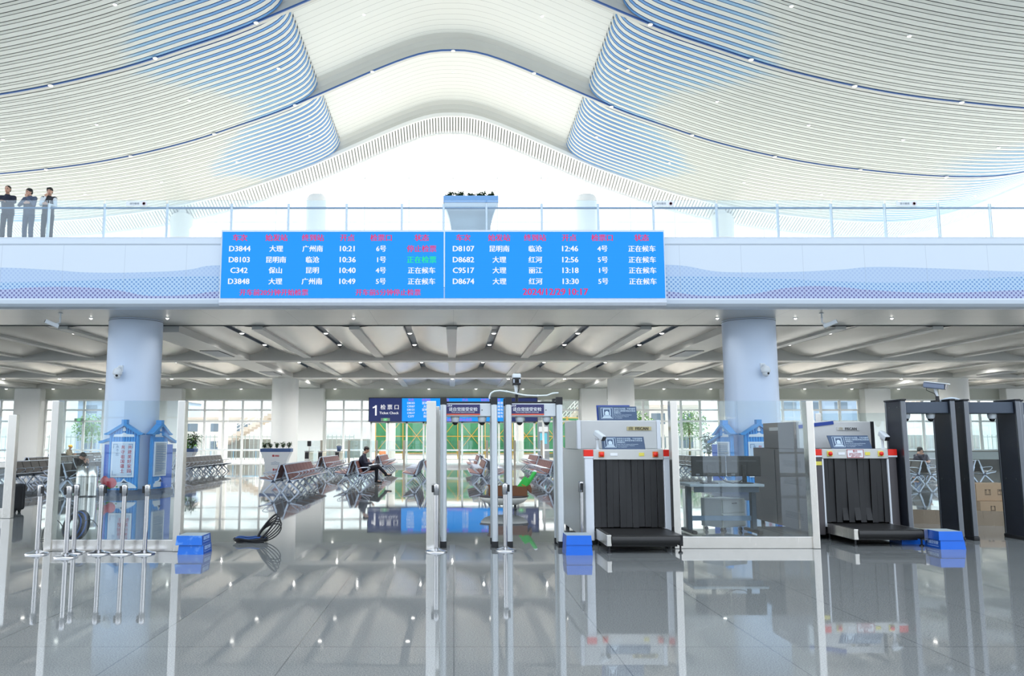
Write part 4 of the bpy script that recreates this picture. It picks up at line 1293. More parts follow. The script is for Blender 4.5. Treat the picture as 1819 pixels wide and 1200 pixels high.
def notice(label, x, y, z, w, h, lean, skew, dirty=False, back=False):
    """a printed notice board leaning back; origin at its lower edge"""
    t = thing('notice_board', label, 'sign', (x, y, z), skew, 'laptop notices')
    R = Matrix.Rotation(-lean, 4, 'X')
    sh = 0.10 if dirty else 0.0
    f = MB().add([(-w/2, 0, 0), (w/2, 0, 0), (w/2 - sh*0.2, 0, h), (-w/2 - sh*0.3, 0, h), (-w/2, 0.012, 0), (w/2, 0.012, 0), (w/2 - sh*0.2, 0.012, h), (-w/2 - sh*0.3, 0.012, h)],
                 [(0, 1, 2, 3), (7, 6, 5, 4), (1, 5, 6, 2), (0, 3, 7, 4), (3, 2, 6, 7), (0, 4, 5, 1)], 0, False, R)
    f.build('face_board', M_SLATE, t)
    if back: MB().box(-w/2 - 0.02, w/2 - 0.10, 0.03, 0.055, 0, h + 0.03, M=R).build('back_board', M_NBACK, t, label='plain blue back board')
    k = MB()
    s = h * 0.78
    x0 = -w / 2 + 0.04
    def fr(a, b, c, d): k.box(x0 + a * s, x0 + b * s, -0.004, 0.002, h * 0.12 + c * s, h * 0.12 + d * s, M=R)
    fr(0, 1.05, 0, 0.03); fr(0, 1.05, 0.97, 1.0); fr(0, 0.03, 0, 1); fr(1.02, 1.05, 0, 1)
    fr(0.20, 0.86, 0.86, 0.92); fr(0.20, 0.27, 0.28, 0.9); fr(0.79, 0.86, 0.28, 0.9); fr(0.20, 0.86, 0.28, 0.33)
    fr(0.36, 0.70, 0.34, 0.62); fr(0.44, 0.62, 0.62, 0.70)
    k.add([tuple(R @ Vector((x0 + a * s, -0.003, h * 0.12 + b * s))) for a, b in ((0.08, 0.08), (0.97, 0.08), (0.82, 0.24), (0.22, 0.24))], [(0, 1, 2, 3)], 0)
    k.build('laptop_pictogram', M_NTXT, t)
    tx = x0 + 1.14 * s
    u = h / 0.26
    tm = text_mesh([('请将笔记本电脑、平板电脑等', tx, h * 0.83, 0.026 * u, 'LEFT'), ('取出放入置物筐单独过机检查', tx, h * 0.68, 0.026 * u, 'LEFT'), ('谢谢配合。', tx, h * 0.54, 0.026 * u, 'LEFT'),
                    ('Please Take Out Laptops and Notebooks', tx, h * 0.38, 0.0165 * u, 'LEFT'), ('for X-ray Examination. Thanks for', tx, h * 0.27, 0.0165 * u, 'LEFT'), ('Your Cooperation', tx, h * 0.16, 0.0165 * u, 'LEFT')], 0.0005, 0.01)
    wmax = max(v[0] for v in tm.v) - tx
    sc = min(1.0, (w / 2 - 0.02 - tx) / wmax)
    tm.v = [tuple(R @ Vector((tx + (a - tx) * sc, b - 0.003, c))) for a, b, c in tm.v]
    tm.build('notice_lettering', M_NTXT, t)
    return t
notice('slate blue laptop notice with blue backing, standing on top of the light scanner hood', 2.665 + 0.0, 13.25, 1.885, 0.62, 0.235, 0.25, 0.0, False, True)
notice('slate blue laptop notice in clear film leaning on the front of the light scanner hood', 2.665 - 0.04, 12.66, 1.43, 0.66, 0.22, 0.5, 0.0)
notice('tilted slate blue laptop notice leaning on the dark scanner, beside a white bullet camera', 6.48 + 0.02, 13.42, 1.43, 0.66, 0.235, 0.4, 0.0, True)
def scanner_cam(label, loc, yaw, roll):
    t = thing('security_camera', label, 'camera', loc, yaw, 'bullet cameras on the scanners')
    MB().cyl((0, 0, 0), (0, 0, 0.15), 0.02, n=14).lathe([(0.035, 0), (0.035, 0.01)], n=16).build('stand', M_CAMW, t)
    MB().ball((0, 0, 0.17), 0.034, 14, 10).build('joint', M_CAMW, t)
    R = Matrix.Translation((0, -0.03, 0.215)) @ Matrix.Rotation(0.55, 4, 'X')
    MB().box(-0.046, 0.046, -0.11, 0.08, -0.04, 0.05, M=R).build('housing', M_CAMW, t, bevel=0.02)
    MB().box(-0.040, 0.040, -0.116, -0.105, -0.034, 0.038, M=R).build('lens_window', M_BLACK, t, bevel=0.004)
    return t
scanner_cam('white bullet camera on a stand on the light scanner, beside the film-wrapped notice', (2.21, 12.62, 1.43), 0.75, 0)
scanner_cam('white bullet camera on a stand on the dark scanner, beside the black arch', (6.98, 13.38, 1.43), 0.15, 0)

# ------------------------------------------------------------------ screening desk behind the glass screen
M_DESK = pbr('desk_grey_laminate', (172, 180, 186), 0.4)
M_DLEG = pbr('desk_slate_leg', (74, 86, 98), 0.45)
M_DWHT = pbr('pedestal_white', (220, 220, 216), 0.45)
t = thing('screening_desk', 'grey screening desk with slate legs behind the glass screen', 'desk', (4.55, 14.15, 0))
MB().box(-0.62, 0.62, -0.40, 0.40, 0.80, 0.845).build('desk_top', M_DESK, t, bevel=0.008)
MB().box(-0.54, 0.54, -0.36, -0.33, 0.71, 0.80).build('front_panel', M_DLEG, t)
for x in (-0.55, 0.54):
    MB().box(x - 0.04, x + 0.04, -0.10, 0.02, 0.06, 0.80).build('leg', M_DLEG, t, bevel=0.01)
    MB().box(x - 0.045, x + 0.045, -0.36, 0.34, 0.025, 0.075).build('foot_bar', M_BLACK, t, bevel=0.015)
MB().box(-0.53, 0.52, -0.06, -0.02, 0.22, 0.30).build('cross_bar', pbr('desk_bar_blue_grey', (120, 140, 160), 0.4), t)
t = thing('drawer_pedestal', 'white drawer pedestal standing askew under the screening desk', 'drawer unit', (4.74, 14.62, 0), 0.5)
MB().box(-0.28, 0.28, -0.24, 0.24, 0.08, 0.56).build('body', M_DWHT, t, bevel=0.006)
for i in range(2):
    d = MB().box(-0.27, 0.27, -0.262, -0.24, 0.10 + i * 0.23, 0.31 + i * 0.23).build('drawer', M_DWHT, t, bevel=0.004)
    MB().box(-0.06, 0.06, -0.274, -0.262, 0.25 + i * 0.23, 0.265 + i * 0.23).build('handle', M_STEEL, d)
cs = MB()
for a in (-0.22, 0.22):
    for b in (-0.18, 0.18): cs.cyl((a - 0.012, b, 0.035), (a + 0.012, b, 0.035), 0.035, n=12); cs.cyl((a, b, 0.05), (a, b, 0.09), 0.012, n=8)
cs.build('caster', M_BLACK, t)
def monitor(label, x, y, z, rz, w=0.58, h=0.34):
    t = thing('computer_monitor', label, 'monitor', (x, y, z), rz, 'screening monitors')
    MB().box(-w / 2, w / 2, -0.02, 0.02, 0.12, 0.12 + h).build('back_shell', M_BLACK, t, bevel=0.012)
    MB().box(-w / 2 + 0.01, w / 2 - 0.01, 0.019, 0.024, 0.13, 0.11 + h).build('screen', pbr('screen_off', (30, 40, 54), 0.2), t)
    MB().box(-w * 0.36, w * 0.36, -0.034, -0.018, 0.12 + h * 0.72, 0.12 + h * 0.79).build('vent_strip', M_DARK, t)
    MB().box(-0.035, 0.035, -0.05, -0.02, 0.02, 0.12 + h * 0.55).build('stand', M_BLACK, t, bevel=0.006)
    MB().box(-0.13, 0.13, -0.10, 0.10, 0.0, 0.018).build('base', M_BLACK, t, bevel=0.006)
    MB().box(-w / 2 + 0.07, -w / 2 + 0.13, -0.024, -0.019, 0.135, 0.165).build('rating_label', M_DETE, t)
monitor('black monitor with its back to the screen, at the scanner-side end away from the cabinet', 4.32, 13.98, 0.845, 0.0)
monitor('black monitor with its back to the screen, beside the dark scanner cabinet', 4.92, 14.0, 0.845, -0.08, 0.56)
t = thing('computer_monitor', 'narrow dark monitor seen edge on beside the steel screen post', 'monitor', (3.76, 14.3, 0), 0.0, 'screening monitors')
MB().box(-0.035, 0.035, -0.22, 0.22, 0.98, 1.36).build('back_shell', M_BLACK, t, bevel=0.01)
MB().cyl((0, 0, 0.02), (0, 0, 1.0), 0.025, n=12).lathe([(0.17, 0), (0.17, 0.015), (0.03, 0.03)], n=24).build('floor_stand', M_DLEG, t)
t = thing('keyboard', 'white keyboard on the screening desk behind the monitors', 'keyboard', (4.72, 14.25, 0.845), 0.1)
MB().box(-0.26, 0.26, -0.08, 0.08, 0, 0.03).build('case', M_DWHT, t, bevel=0.006)
kk = MB()
for r_ in range(4):
    for c_ in range(15): kk.box(-0.24 + c_ * 0.032, -0.214 + c_ * 0.032, -0.065 + r_ * 0.034, -0.037 + r_ * 0.034, 0.03, 0.037)
kk.build('keys', pbr('key_white', (206, 208, 208), 0.5), t)
tag(MB().tube([(4.42, 13.87, 1.05), (4.46, 13.84, 0.95), (4.54, 13.80, 0.885), (4.66, 13.79, 0.86), (4.78, 13.81, 0.88), (4.90, 13.86, 0.95), (4.93, 13.90, 1.0)], 0.009, 7).build('monitor_cable', M_BLACK),
    'black cable drooping between the two monitor stands on the desk', 'cable')

# ------------------------------------------------------------------ blue step boxes
M_BOX = pbr('box_blue_gloss', (36, 116, 214), 0.25, 0.0, 0.5)
g = G(M_BOX)
nz = g.noise(9, 3)
g.col(g.mix(g.step(nz, 0.52, 0.72), lin((30, 108, 208)), lin((104, 156, 226))))
M_BOXP = pbr('box_blue_plain', (20, 104, 214), 0.3, var=0.05)
M_BOXS = pbr('box_blue_side', (20, 78, 168), 0.35, var=0.06)
M_MAT = pbr('box_top_mat', (168, 182, 188), 0.5)
def step_box(label, x, y, z, w, d, h, side, group, front=M_BOX):
    t = thing('step_box', label, 'box', (x, y, z), 0, group)
    b = MB()
    vs = [(-w/2, -d/2, 0), (w/2, -d/2, 0), (w/2, d/2, 0), (-w/2, d/2, 0)]
    k = 0.94
    vs += [(a * k, c * k, h) for a, c, _ in vs]
    b.add(vs, [(0, 1, 5, 4), (2, 3, 7, 6)], 0); b.add(vs, [(1, 2, 6, 5), (3, 0, 4, 7)], 1); b.add(vs, [(4, 5, 6, 7), (3, 2, 1, 0)], 2)
    b.build('carton', [front, M_BOXS, M_MAT], t, bevel=0.004)
    if side:
        M = Matrix.Translation((side * (w / 2 - 0.006), 0, h * 0.5)) @ Matrix.Rotation(side * PI / 2, 4, 'Z')
        tm = text_mesh([('请配合安检', 0, 0.022, 0.040, 'CENTER'), ('Please cooperate with security', 0, -0.028, 0.017, 'CENTER')], 0.003, 0.02)
        tm.v = [tuple(M @ Vector(v)) for v in tm.v]
        tm.build('side_lettering', pbr('box_text', (170, 196, 232), 0.5), t)
    return t
gp = 'blue step boxes on the floor'
step_box('upper blue box of the pair at the foot of the screen beside the stanchions', -3.655, 11.76, 0.128, 0.37, 0.42, 0.128, 1, gp)
step_box('lower blue box of the pair at the foot of the screen beside the stanchions', -3.63, 11.76, 0, 0.36, 0.40, 0.127, 1, gp)
step_box('upper blue box of the pair in front of the light scanner conveyor', 1.735, 11.70, 0.138, 0.36, 0.40, 0.127, 0, gp, M_BOXP)
step_box('lower blue box of the pair in front of the light scanner conveyor', 1.735, 11.70, 0, 0.37, 0.40, 0.137, 0, gp, M_BOXP)
step_box('upper blue box of the pair beside the dark scanner conveyor end', 7.22, 12.30, 0.128, 0.36, 0.40, 0.127, 0, gp, M_BOXP)
step_box('lower blue box of the pair beside the dark scanner conveyor end', 7.24, 12.30, 0, 0.37, 0.40, 0.127, -1, gp, M_BOXP)
step_box('single blue box half under the dark scanner conveyor, behind the pair', 7.00, 12.88, 0, 0.36, 0.36, 0.095, -1, gp, M_BOXP)

# ------------------------------------------------------------------ cable coils
M_CABB = pbr('cable_blue', (34, 76, 140), 0.45)
def coil(label, x, y, seed, tilt, kind):
    t = thing('cable_coil', label, 'cable', (x, y, 0), 0, 'cable coils')
    rnd = random.Random(seed)
    a, b = MB(), MB()
    if kind == 0:
        for k in range(4):
            r = 0.19 + 0.014 * (k % 3)
            pts = [(r * 1.2 * math.cos(q * PI / 14) - 0.06, 0.62 * r * math.sin(q * PI / 14), 0.018 + 0.018 * k + 0.008 * math.sin(q + k)) for q in range(28)]
            (b if k in (3,) else a).tube(pts, 0.014, 6, closed=True)
        for k in range(5):
            # long loops fanned out and leaning away from the flat coil
            ang = math.radians((52, 46, 41, 36, 30)[k])
            L, Wd = (0.24, 0.235, 0.22, 0.21, 0.19)[k], 0.05 + 0.012 * k
            ux, uz = math.cos(ang), math.sin(ang)
            cx_, cz_ = 0.06 + L * ux, 0.05 + L * uz
            pts = [(cx_ + L * math.cos(q * PI / 12) * ux - Wd * math.sin(q * PI / 12) * uz, 0.035 * (k - 2) + 0.03 * math.sin(q * PI / 12), cz_ + L * math.cos(q * PI / 12) * uz + Wd * math.sin(q * PI / 12) * ux) for q in range(24)]
            a.tube(pts, 0.016 if k == 0 else 0.009, 6, closed=True)
    else:
        for k in range(7):
            r = 0.17 + 0.008 * k
            ph = 0.25 * rnd.random()
            pts = [(r * 0.78 * math.cos(q * PI / 14 + ph) + 0.012 * k, 0.02 * k + 0.10 * math.sin(q * PI / 14), 0.215 + r * math.sin(q * PI / 14 + ph)) for q in range(28)]
            (b if k % 3 == 1 else a).tube(pts, 0.017, 6, closed=True)
        for k in range(2):
            s = -1 if k else 1
            pts = [(0.05 * s + s * 0.30 * math.sin(q * PI / 12), -0.05, 0.012 + 0.33 * math.sin(q * PI / 12) * (1 - 0.3 * q / 12) ) for q in range(13)]
            pts = [(0.10 * s + s * 0.18 * (1 - math.cos(q * PI / 10)), 0.02, 0.016 + 0.30 * math.sin(q * PI / 10)) for q in range(11)]
            a.tube(pts, 0.007, 6)
        a.tube([(-0.45 + 0.06 * q, -0.12 + 0.03 * math.sin(q), 0.012) for q in range(15)], 0.008, 6)
    a.build('black_cable', M_BLACK, t)
    b.build('blue_cable', M_CABB, t, label='blue cable strands')
coil('black and blue cable coil with loops standing up, alone on the open floor', -3.08, 12.95, 1, 0, 0)
coil('bundled cable coil standing behind the glass screen and the stanchions', -6.08, 13.25, 2, 0, 1)

# ------------------------------------------------------------------ waiting benches
M_SEATB = pbr('seat_brown_vinyl', (108, 66, 60), 0.5, var=0.08)
M_SEATG = pbr('seat_grey_vinyl', (70, 69, 68), 0.5, var=0.08)
M_FRAME = pbr('bench_silver_frame', (184, 194, 208), 0.32, 0.6, var=0.03)
M_HUB = pbr('bench_hub_navy', (44, 54, 74), 0.45)
SP = 0.58
def bench_meshes(n, matseat):
    """meshes shared by every bench of one length: side s = -1 / +1"""
    d = {}
    for s in (-1, 1):
        seat = MB()
        prof = [(0.245, 0.385), (0.30, 0.37), (0.45, 0.375), (0.60, 0.40), (0.675, 0.425), (0.675, 0.445), (0.60, 0.43), (0.45, 0.405), (0.30, 0.40)]
        seat.prism([(s * a, z) for a, z in prof], 0.02, SP - 0.02, 'y')
        d['seat', s] = seat.mesh('seat', matseat)
        back = MB()
        prof = [(0.235, 0.40), (0.19, 0.52), (0.13, 0.66), (0.075, 0.80), (0.10, 0.815), (0.155, 0.67), (0.215, 0.53), (0.265, 0.41)]
        back.prism([(s * a, z) for a, z in prof], 0.02, SP - 0.02, 'y')
        d['back', s] = back.mesh('backrest', matseat)
        arm = MB()
        arm.tube([(s * 0.17, 0, 0.56), (s * 0.30, 0, 0.585), (s * 0.48, 0, 0.60), (s * 0.545, 0, 0.585), (s * 0.55, 0, 0.55), (s * 0.50, 0, 0.50), (s * 0.33, 0, 0.395)], 0.013, 8)
        d['arm', s] = arm.mesh('armrest', M_FRAME)
        leg = MB()
        leg.bar((s * 0.245, 0, 0.30), (s * 0.035, 0, 0.012), 0.045, 0.05)
        leg.bar((s * 0.245, 0, 0.30), (s * 0.545, 0, 0.012), 0.045, 0.05)
        leg.lathe([(0.028, 0), (0.028, 0.012)], c=(s * 0.035, 0, 0), n=10); leg.lathe([(0.028, 0), (0.028, 0.012)], c=(s * 0.545, 0, 0), n=10)
        leg.prism([(s * 0.175, 0.285), (s * 0.315, 0.285), (s * 0.255, 0.385)][::s], -0.028, 0.028, 'y', 1)
        d['leg', s] = leg.mesh('leg', [M_FRAME, M_HUB])
        up = MB()
        up.bar((s * 0.225, 0, 0.355), (s * 0.055, 0, 0.83), 0.035, 0.035)
        up.bar((s * 0.215, 0, 0.31), (s * 0.105, 0, 0.60), 0.022, 0.03)
        up.bar((s * 0.28, 0, 0.345), (s * 0.66, 0, 0.405), 0.03, 0.035)
        up.bar((s * 0.28, 0, 0.31), (s * 0.50, 0, 0.375), 0.02, 0.03)
        d['up', s] = up.mesh('side_frame', M_FRAME)
        rail = MB()
        L = n * SP
        rail.cyl((s * 0.245, -0.02, 0.325), (s * 0.245, L + 0.02, 0.325), 0.028, n=10)
        rail.cyl((s * 0.682, 0, 0.432), (s * 0.682, L, 0.432), 0.016, n=8)
        rail.cyl((s * 0.072, 0, 0.822), (s * 0.072, L, 0.822), 0.016, n=8)
        d['rail', s] = rail.mesh('long_rail', M_FRAME)
    return d
def link(me, name, parent, y=0.0, label=None):
    o = bpy.data.objects.new(name, me)
    C.objects.link(o); o.parent = parent; o.location = (0, y, 0)
def bench(ms, n, label, loc, group, sides=(-1, 1)):
    t = thing('waiting_bench', label, 'bench', loc, 0, group)
    for s in sides:
        for i in range(n):
            link(ms['seat', s], 'seat', t, i * SP); link(ms['back', s], 'backrest', t, i * SP)
        for i in range(n + 1): link(ms['arm', s], 'armrest', t, i * SP)
        for i in list(range(0, n, 2)) + [n]:
            link(ms['leg', s], 'leg', t, i * SP); link(ms['up', s], 'side_frame', t, i * SP)
        link(ms['rail', s], 'long_rail', t)
    return t
NB = 8
mb8 = bench_meshes(NB, M_SEATB)
gb = 'brown back-to-back benches'
for x, y, lb in ((-5.25, 25.3, 'brown back-to-back bench before the navy-rimmed planter, closest to the floor cable coil'), (-5.88, 36.8, 'brown back-to-back bench by the turnstiles, behind the one near the planter'),
                 (-3.60, 29.7, 'brown back-to-back bench where the man in dark clothes sits cross-legged'), (-3.65, 39.9, 'brown back-to-back bench beyond the cross-legged man, toward the doors'),
                 (-1.12, 29.4, 'brown back-to-back bench half hidden by the end-on glass screen post'), (1.26, 29.4, 'brown back-to-back bench framed by the first silver arch'),
                 (1.36, 40.0, 'brown back-to-back bench farther off, above the one framed by the first silver arch'), (3.63, 29.4, 'brown back-to-back bench framed by the arch with the mast, beside its far post'),
                 (4.22, 40.0, 'brown back-to-back bench farther off, framed by the arch with the mast')):
    bench(mb8, NB, lb, (x, y, 0), gb)
NG = 11
mg = bench_meshes(NG, M_SEATG)
gg = 'grey back-to-back benches'
for x, y, lb in ((-12.78, 26.9, 'grey bench beside the steel bin, where the boy in the striped jacket sits'), (-15.6, 25.6, 'grey bench beyond the frame-edge glass screen, seen above the black case'),
                 (-12.15, 36.4, 'grey bench by the window under the bright green potted plant'), (-18.6, 36.0, 'grey bench in the farther row behind the boy in the striped jacket'),
                 (-22.6, 46.2, 'grey bench at the exit doors where the worker in the yellow helmet sits'), (11.6, 36.2, 'grey bench seen through the glass screen below the leafy potted plant'),
                 (17.10, 30.0, 'grey bench framed by the black arch with the camera, with a seated person'), (19.55, 30.8, 'grey bench framed by the black arch above the cardboard carton')):
    bench(mg, NG, lb, (x, y, 0), gg)

# ------------------------------------------------------------------ blue pavilions round the pale columns
M_PAVB = pbr('pavilion_blue', (74, 164, 230), 0.45, var=0.05)
M_PAVD = pbr('pavilion_deep_blue', (34, 100, 204), 0.45, var=0.04)
M_PAVR = pbr('pavilion_roof_blue', (58, 150, 218), 0.45, var=0.05)
M_PAVS = pbr('pavilion_sign_pale', (206, 222, 240), 0.4, var=0.03)
M_PAVF = pbr('pavilion_sign_frame', (232, 240, 248), 0.4)
M_PAVT = pbr('pavilion_red_letters', (190, 52, 74), 0.5)
M_PAVU = pbr('pavilion_blue_letters', (46, 106, 160), 0.5)
M_BASE = pbr('pavilion_base', (70, 84, 108), 0.4)
M_POM = pbr('pomegranate_red', (204, 56, 72), 0.45, var=0.25, scale=14)
M_ROCK = pbr('mountain_dark', (58, 70, 92), 0.6)
M_GREY = pbr('sign_grey_paper', (176, 186, 198), 0.5)
def xf(mb, M):
    mb.v = [tuple(M @ Vector(v)) for v in mb.v]
    return mb
def pav_board(t, M, w, long_text, fruit):
    """one house-shaped board, its foot at the origin of M, facing -y"""
    hb, ha = 1.62, 1.92
    b = MB()
    b.box(-w / 2, w / 2, 0, 0.06, 0, hb)
    b.prism([(-w / 2, hb), (w / 2, hb), (0, ha - 0.06)], 0, 0.06, 'y')
    nr = int(w / 0.075)
    for k in range(nr):
        x = -w / 2 + w * (k + 0.5) / nr
        top = hb + (ha - 0.1 - hb) * (1 - abs(x) / (w / 2))
        b.box(x - 0.017, x + 0.017, -0.030, 0.0, 0.0, top)
    xf(b, M).build('board', M_PAVB, t)
    e = w * 0.66
    r = MB()
    outer = [(-e, hb - 0.01), (-e * 0.80, hb + 0.035), (-e * 0.40, hb + 0.18), (0, ha + 0.02), (e * 0.40, hb + 0.18), (e * 0.80, hb + 0.035), (e, hb - 0.01)]
    inner = [(e * 0.96, hb - 0.04), (e * 0.78, hb - 0.05), (e * 0.38, hb + 0.09), (0, ha - 0.08), (-e * 0.38, hb + 0.09), (-e * 0.78, hb - 0.05), (-e * 0.96, hb - 0.04)]
    for i in range(6):
        r.prism([outer[i], outer[i + 1], inner[5 - i], inner[6 - i]][::-1], -0.10, 0.12, 'y')
    r.box(-0.075, 0.075, -0.08, 0.10, ha - 0.02, ha + 0.10)
    xf(r, M).build('gable_roof', M_PAVR, t)
    em = MB()
    em.prism([(-w * 0.36, hb - 0.10), (w * 0.36, hb - 0.10), (w * 0.33, hb - 0.03), (w * 0.10, hb - 0.02), (0, hb + 0.03), (-w * 0.10, hb - 0.02), (-w * 0.33, hb - 0.03)], -0.034, -0.018, 'y')
    em.prism([(-0.05, hb + 0.08), (0.0, hb + 0.06), (0.05, hb + 0.08), (0.03, hb + 0.17), (0, hb + 0.21), (-0.03, hb + 0.17)], -0.034, -0.018, 'y')
    xf(em, M).build('roof_emblem', M_PAVF, t)
    s = MB()
    sw = w * 0.78
    s.box(-sw / 2, sw / 2, -0.06, -0.018, 0.36, 1.38)
    sb = xf(s, M).build('sign_panel', M_PAVF, t, bevel=0.006)
    xf(MB().box(-sw / 2 + 0.04, sw / 2 - 0.04, -0.066, -0.058, 0.40, 1.34), M).build('sign_paper', M_GREY if long_text else M_PAVS, sb)
    if long_text:
        k = MB()
        rnd = random.Random(5)
        for i in range(15):
            k.box(-sw / 2 + 0.07, sw / 2 - 0.07 - (0.25 * rnd.random() if i % 5 == 4 else 0), -0.069, -0.066, 1.24 - i * 0.052, 1.255 - i * 0.052)
        xf(k, M).build('sign_lines', M_PAVU, sb)
    else:
        tm = text_mesh([(c_, 0.20, 1.22 - 0.135 * i, 0.088, 'CENTER') for i, c_ in enumerate('共建美好家园')] + [(c_, 0.0, 1.22 - 0.135 * i, 0.088, 'CENTER') for i, c_ in enumerate('共守祖国疆土')], 0.002, 0.02)
        xf(tm, M @ Matrix.Translation((0, -0.067, 0))).build('red_letters', M_PAVT, sb)
        tm = text_mesh([(c_, -0.16, 1.24 - 0.11 * i, 0.07, 'CENTER') for i, c_ in enumerate('永不忘')], 0.002)
        xf(tm, M @ Matrix.Translation((0, -0.067, 0))).build('blue_letters', M_PAVU, sb)
        cr_ = MB()
        for (a, c_) in ((-1, 1), (1, 1), (-1, -1), (1, -1)):
            x0, z0 = a * (sw / 2 - 0.06), 0.87 + c_ * 0.44
            cr_.tube([(x0, -0.068, z0 - c_ * 0.12), (x0, -0.068, z0), (x0 - a * 0.12, -0.068, z0)], 0.006, 5)
        xf(cr_, M).build('corner_scroll', M_PAVU, sb)
    mt = MB()
    mt.prism([(-w * 0.34, 0.05), (w * 0.5, 0.05), (w * 0.46, 0.12), (w * 0.26, 0.22), (w * 0.16, 0.24), (w * 0.06, 0.33), (-w * 0.04, 0.23), (-w * 0.2, 0.22), (-w * 0.34, 0.12)], -0.045, -0.018, 'y')
    mo = xf(mt, M).build('snow_mountain', M_PAVF, t)
    xf(MB().prism([(-w * 0.10, 0.20), (w * 0.24, 0.19), (w * 0.13, 0.235), (w * 0.06, 0.27), (w * 0.0, 0.21)], -0.05, -0.044, 'y'), M).build('dark_slope', M_ROCK, mo)
    if fruit:
        p = MB()
        p.ball((-w * 0.34, -0.05, 0.20), (0.15, 0.04, 0.15), 20, 12); p.ball((-w * 0.56, -0.06, 0.25), (0.13, 0.04, 0.13), 20, 12)
        p.prism([(-w * 0.56 - 0.05, 0.35), (-w * 0.56 + 0.05, 0.35), (-w * 0.56 + 0.03, 0.41), (-w * 0.56, 0.38), (-w * 0.56 - 0.03, 0.41)], -0.08, -0.05, 'y')
        po = xf(p, M).build('pomegranate', M_POM, t, label='red pomegranate fruit cut-out')
        lf = MB()
        for a, b_ in ((-0.74, 0.2), (-0.16, 0.06), (-0.42, 0.03), (-0.62, 0.06)):
            lf.ball((w * a, -0.035, b_ + 0.03), (0.075, 0.012, 0.035), 12, 6)
        xf(lf, M).build('fruit_leaf', M_LEAF2, po)
def pavilion(label, cx, side):
    t = thing('information_pavilion', label, 'display stand', (cx, 25.0, 0), 0, 'blue pavilions')
    pl = MB()
    oct_ = [(1.28 * math.cos(PI / 8 + PI / 4 * k), 1.34 * math.sin(PI / 8 + PI / 4 * k)) for k in range(8)]
    pl.prism(oct_, 0, 0.09, 'z'); pl.prism([(a * 0.95, b * 0.95) for a, b in oct_], 0.09, 0.15, 'z')
    pl.build('platform', M_BASE, t)
    pav_board(t, Matrix.Translation((0.23 * side, -1.06, 0.15)), 0.86, False, side > 0)
    pav_board(t, Matrix.Translation((side * 0.98, -0.28, 0.15)) @ Matrix.Rotation(side * math.radians(79), 4, 'Z'), 0.86, True, False)
    for s, (x, y) in (( -side, (-side * 0.08, -0.94)), (side, (side * 1.10, 0.1))):
        wg = MB().box(-0.30, 0.30, 0, 0.05, 0, 1.30)
        wg.prism([(-0.46, 1.34), (-0.40, 1.33), (0.34, 1.56), (0.34, 1.66), (-0.36, 1.42), (-0.47, 1.40)] if s < 0 else [(0.46, 1.34), (0.47, 1.40), (0.36, 1.42), (-0.34, 1.66), (-0.34, 1.56), (0.40, 1.33)], -0.06, 0.10, 'y', 1)
        xf(wg, Matrix.Translation((x, y, 0.15)) @ Matrix.Rotation(0.0 if s == -side else side * math.radians(80), 4, 'Z')).build('side_wing', [M_PAVD, M_PAVR], t, label='deep blue side wing')
pavilion('blue house-shaped pavilion boards round the pale column beside the steel bin', XL, 1)
pavilion('blue house-shaped pavilion boards seen through the glass screen behind the dark scanner', XR, -1)

# ------------------------------------------------------------------ bins, bag, carton
def bin_(label, x, y, r):
    t = thing('litter_bin', label, 'bin', (x, y, 0), 0, 'steel bins')
    MB().lathe([(r, 0.03), (r, 0.55)], n=40).build('body', M_STEEL, t)
    MB().lathe([(r, 0.56), (r, 0.84), (r * 0.6, 0.84), (r * 0.6, 0.76)], n=40).build('top_drum', M_STEEL, t)
    MB().lathe([(r * 0.97, 0.0), (r * 0.97, 0.03)], n=32).lathe([(r * 0.985, 0.55), (r * 0.985, 0.56)], n=40).build('base_ring', M_BLACK, t)
    MB().lathe([(r * 0.55, 0.69), (r * 0.55, 0.70)], n=24).build('ash_tray', M_DARK, t)
t = thing('litter_bin', 'twin-drum steel litter bin between the striped-jacket boy and the blue pavilion', 'bin', (-10.34, 23.40, 0))
for dx, r in ((-0.145, 0.165), (0.155, 0.135)):
    d_ = MB().lathe([(r, 0.03), (r, 0.55)], c=(dx, 0, 0), n=40).build('drum', M_STEEL, t)
    MB().lathe([(r, 0.56), (r, 0.84), (r * 0.6, 0.84), (r * 0.6, 0.76)], c=(dx, 0, 0), n=40).build('top_drum', M_STEEL, t)
    MB().lathe([(r * 0.97, 0.0), (r * 0.97, 0.03)], c=(dx, 0, 0), n=32).build('base_ring', M_BLACK, t)
    MB().lathe([(r * 0.985, 0.55), (r * 0.985, 0.56)], c=(dx, 0, 0), n=40).build('seam_ring', M_BLACK, t)
t = thing('travel_case', 'black wheeled case standing on the floor behind the frame-edge screen', 'luggage', (-9.75, 18.2, 0))
MB().box(-0.30, 0.30, -0.17, 0.17, 0.05, 0.62).build('shell', pbr('case_black', (24, 25, 28), 0.7), t, bevel=0.06)
MB().box(-0.31, 0.31, -0.005, 0.005, 0.1, 0.6).build('zip_seam', M_DARK, t)
w_ = MB()
for a in (-0.2, 0.2): w_.cyl((a - 0.02, 0.1, 0.035), (a + 0.02, 0.1, 0.035), 0.035, n=12); w_.cyl((a - 0.02, -0.1, 0.035), (a + 0.02, -0.1, 0.035), 0.035, n=12)
w_.build('wheel', M_BLACK, t)
MB().tube([(-0.12, 0, 0.61), (-0.12, 0, 0.66), (0.12, 0, 0.66), (0.12, 0, 0.61)], 0.012, 8).build('handle', M_BLACK, t)
M_CARD = pbr('cardboard', (188, 150, 116), 0.75, var=0.06, scale=6)
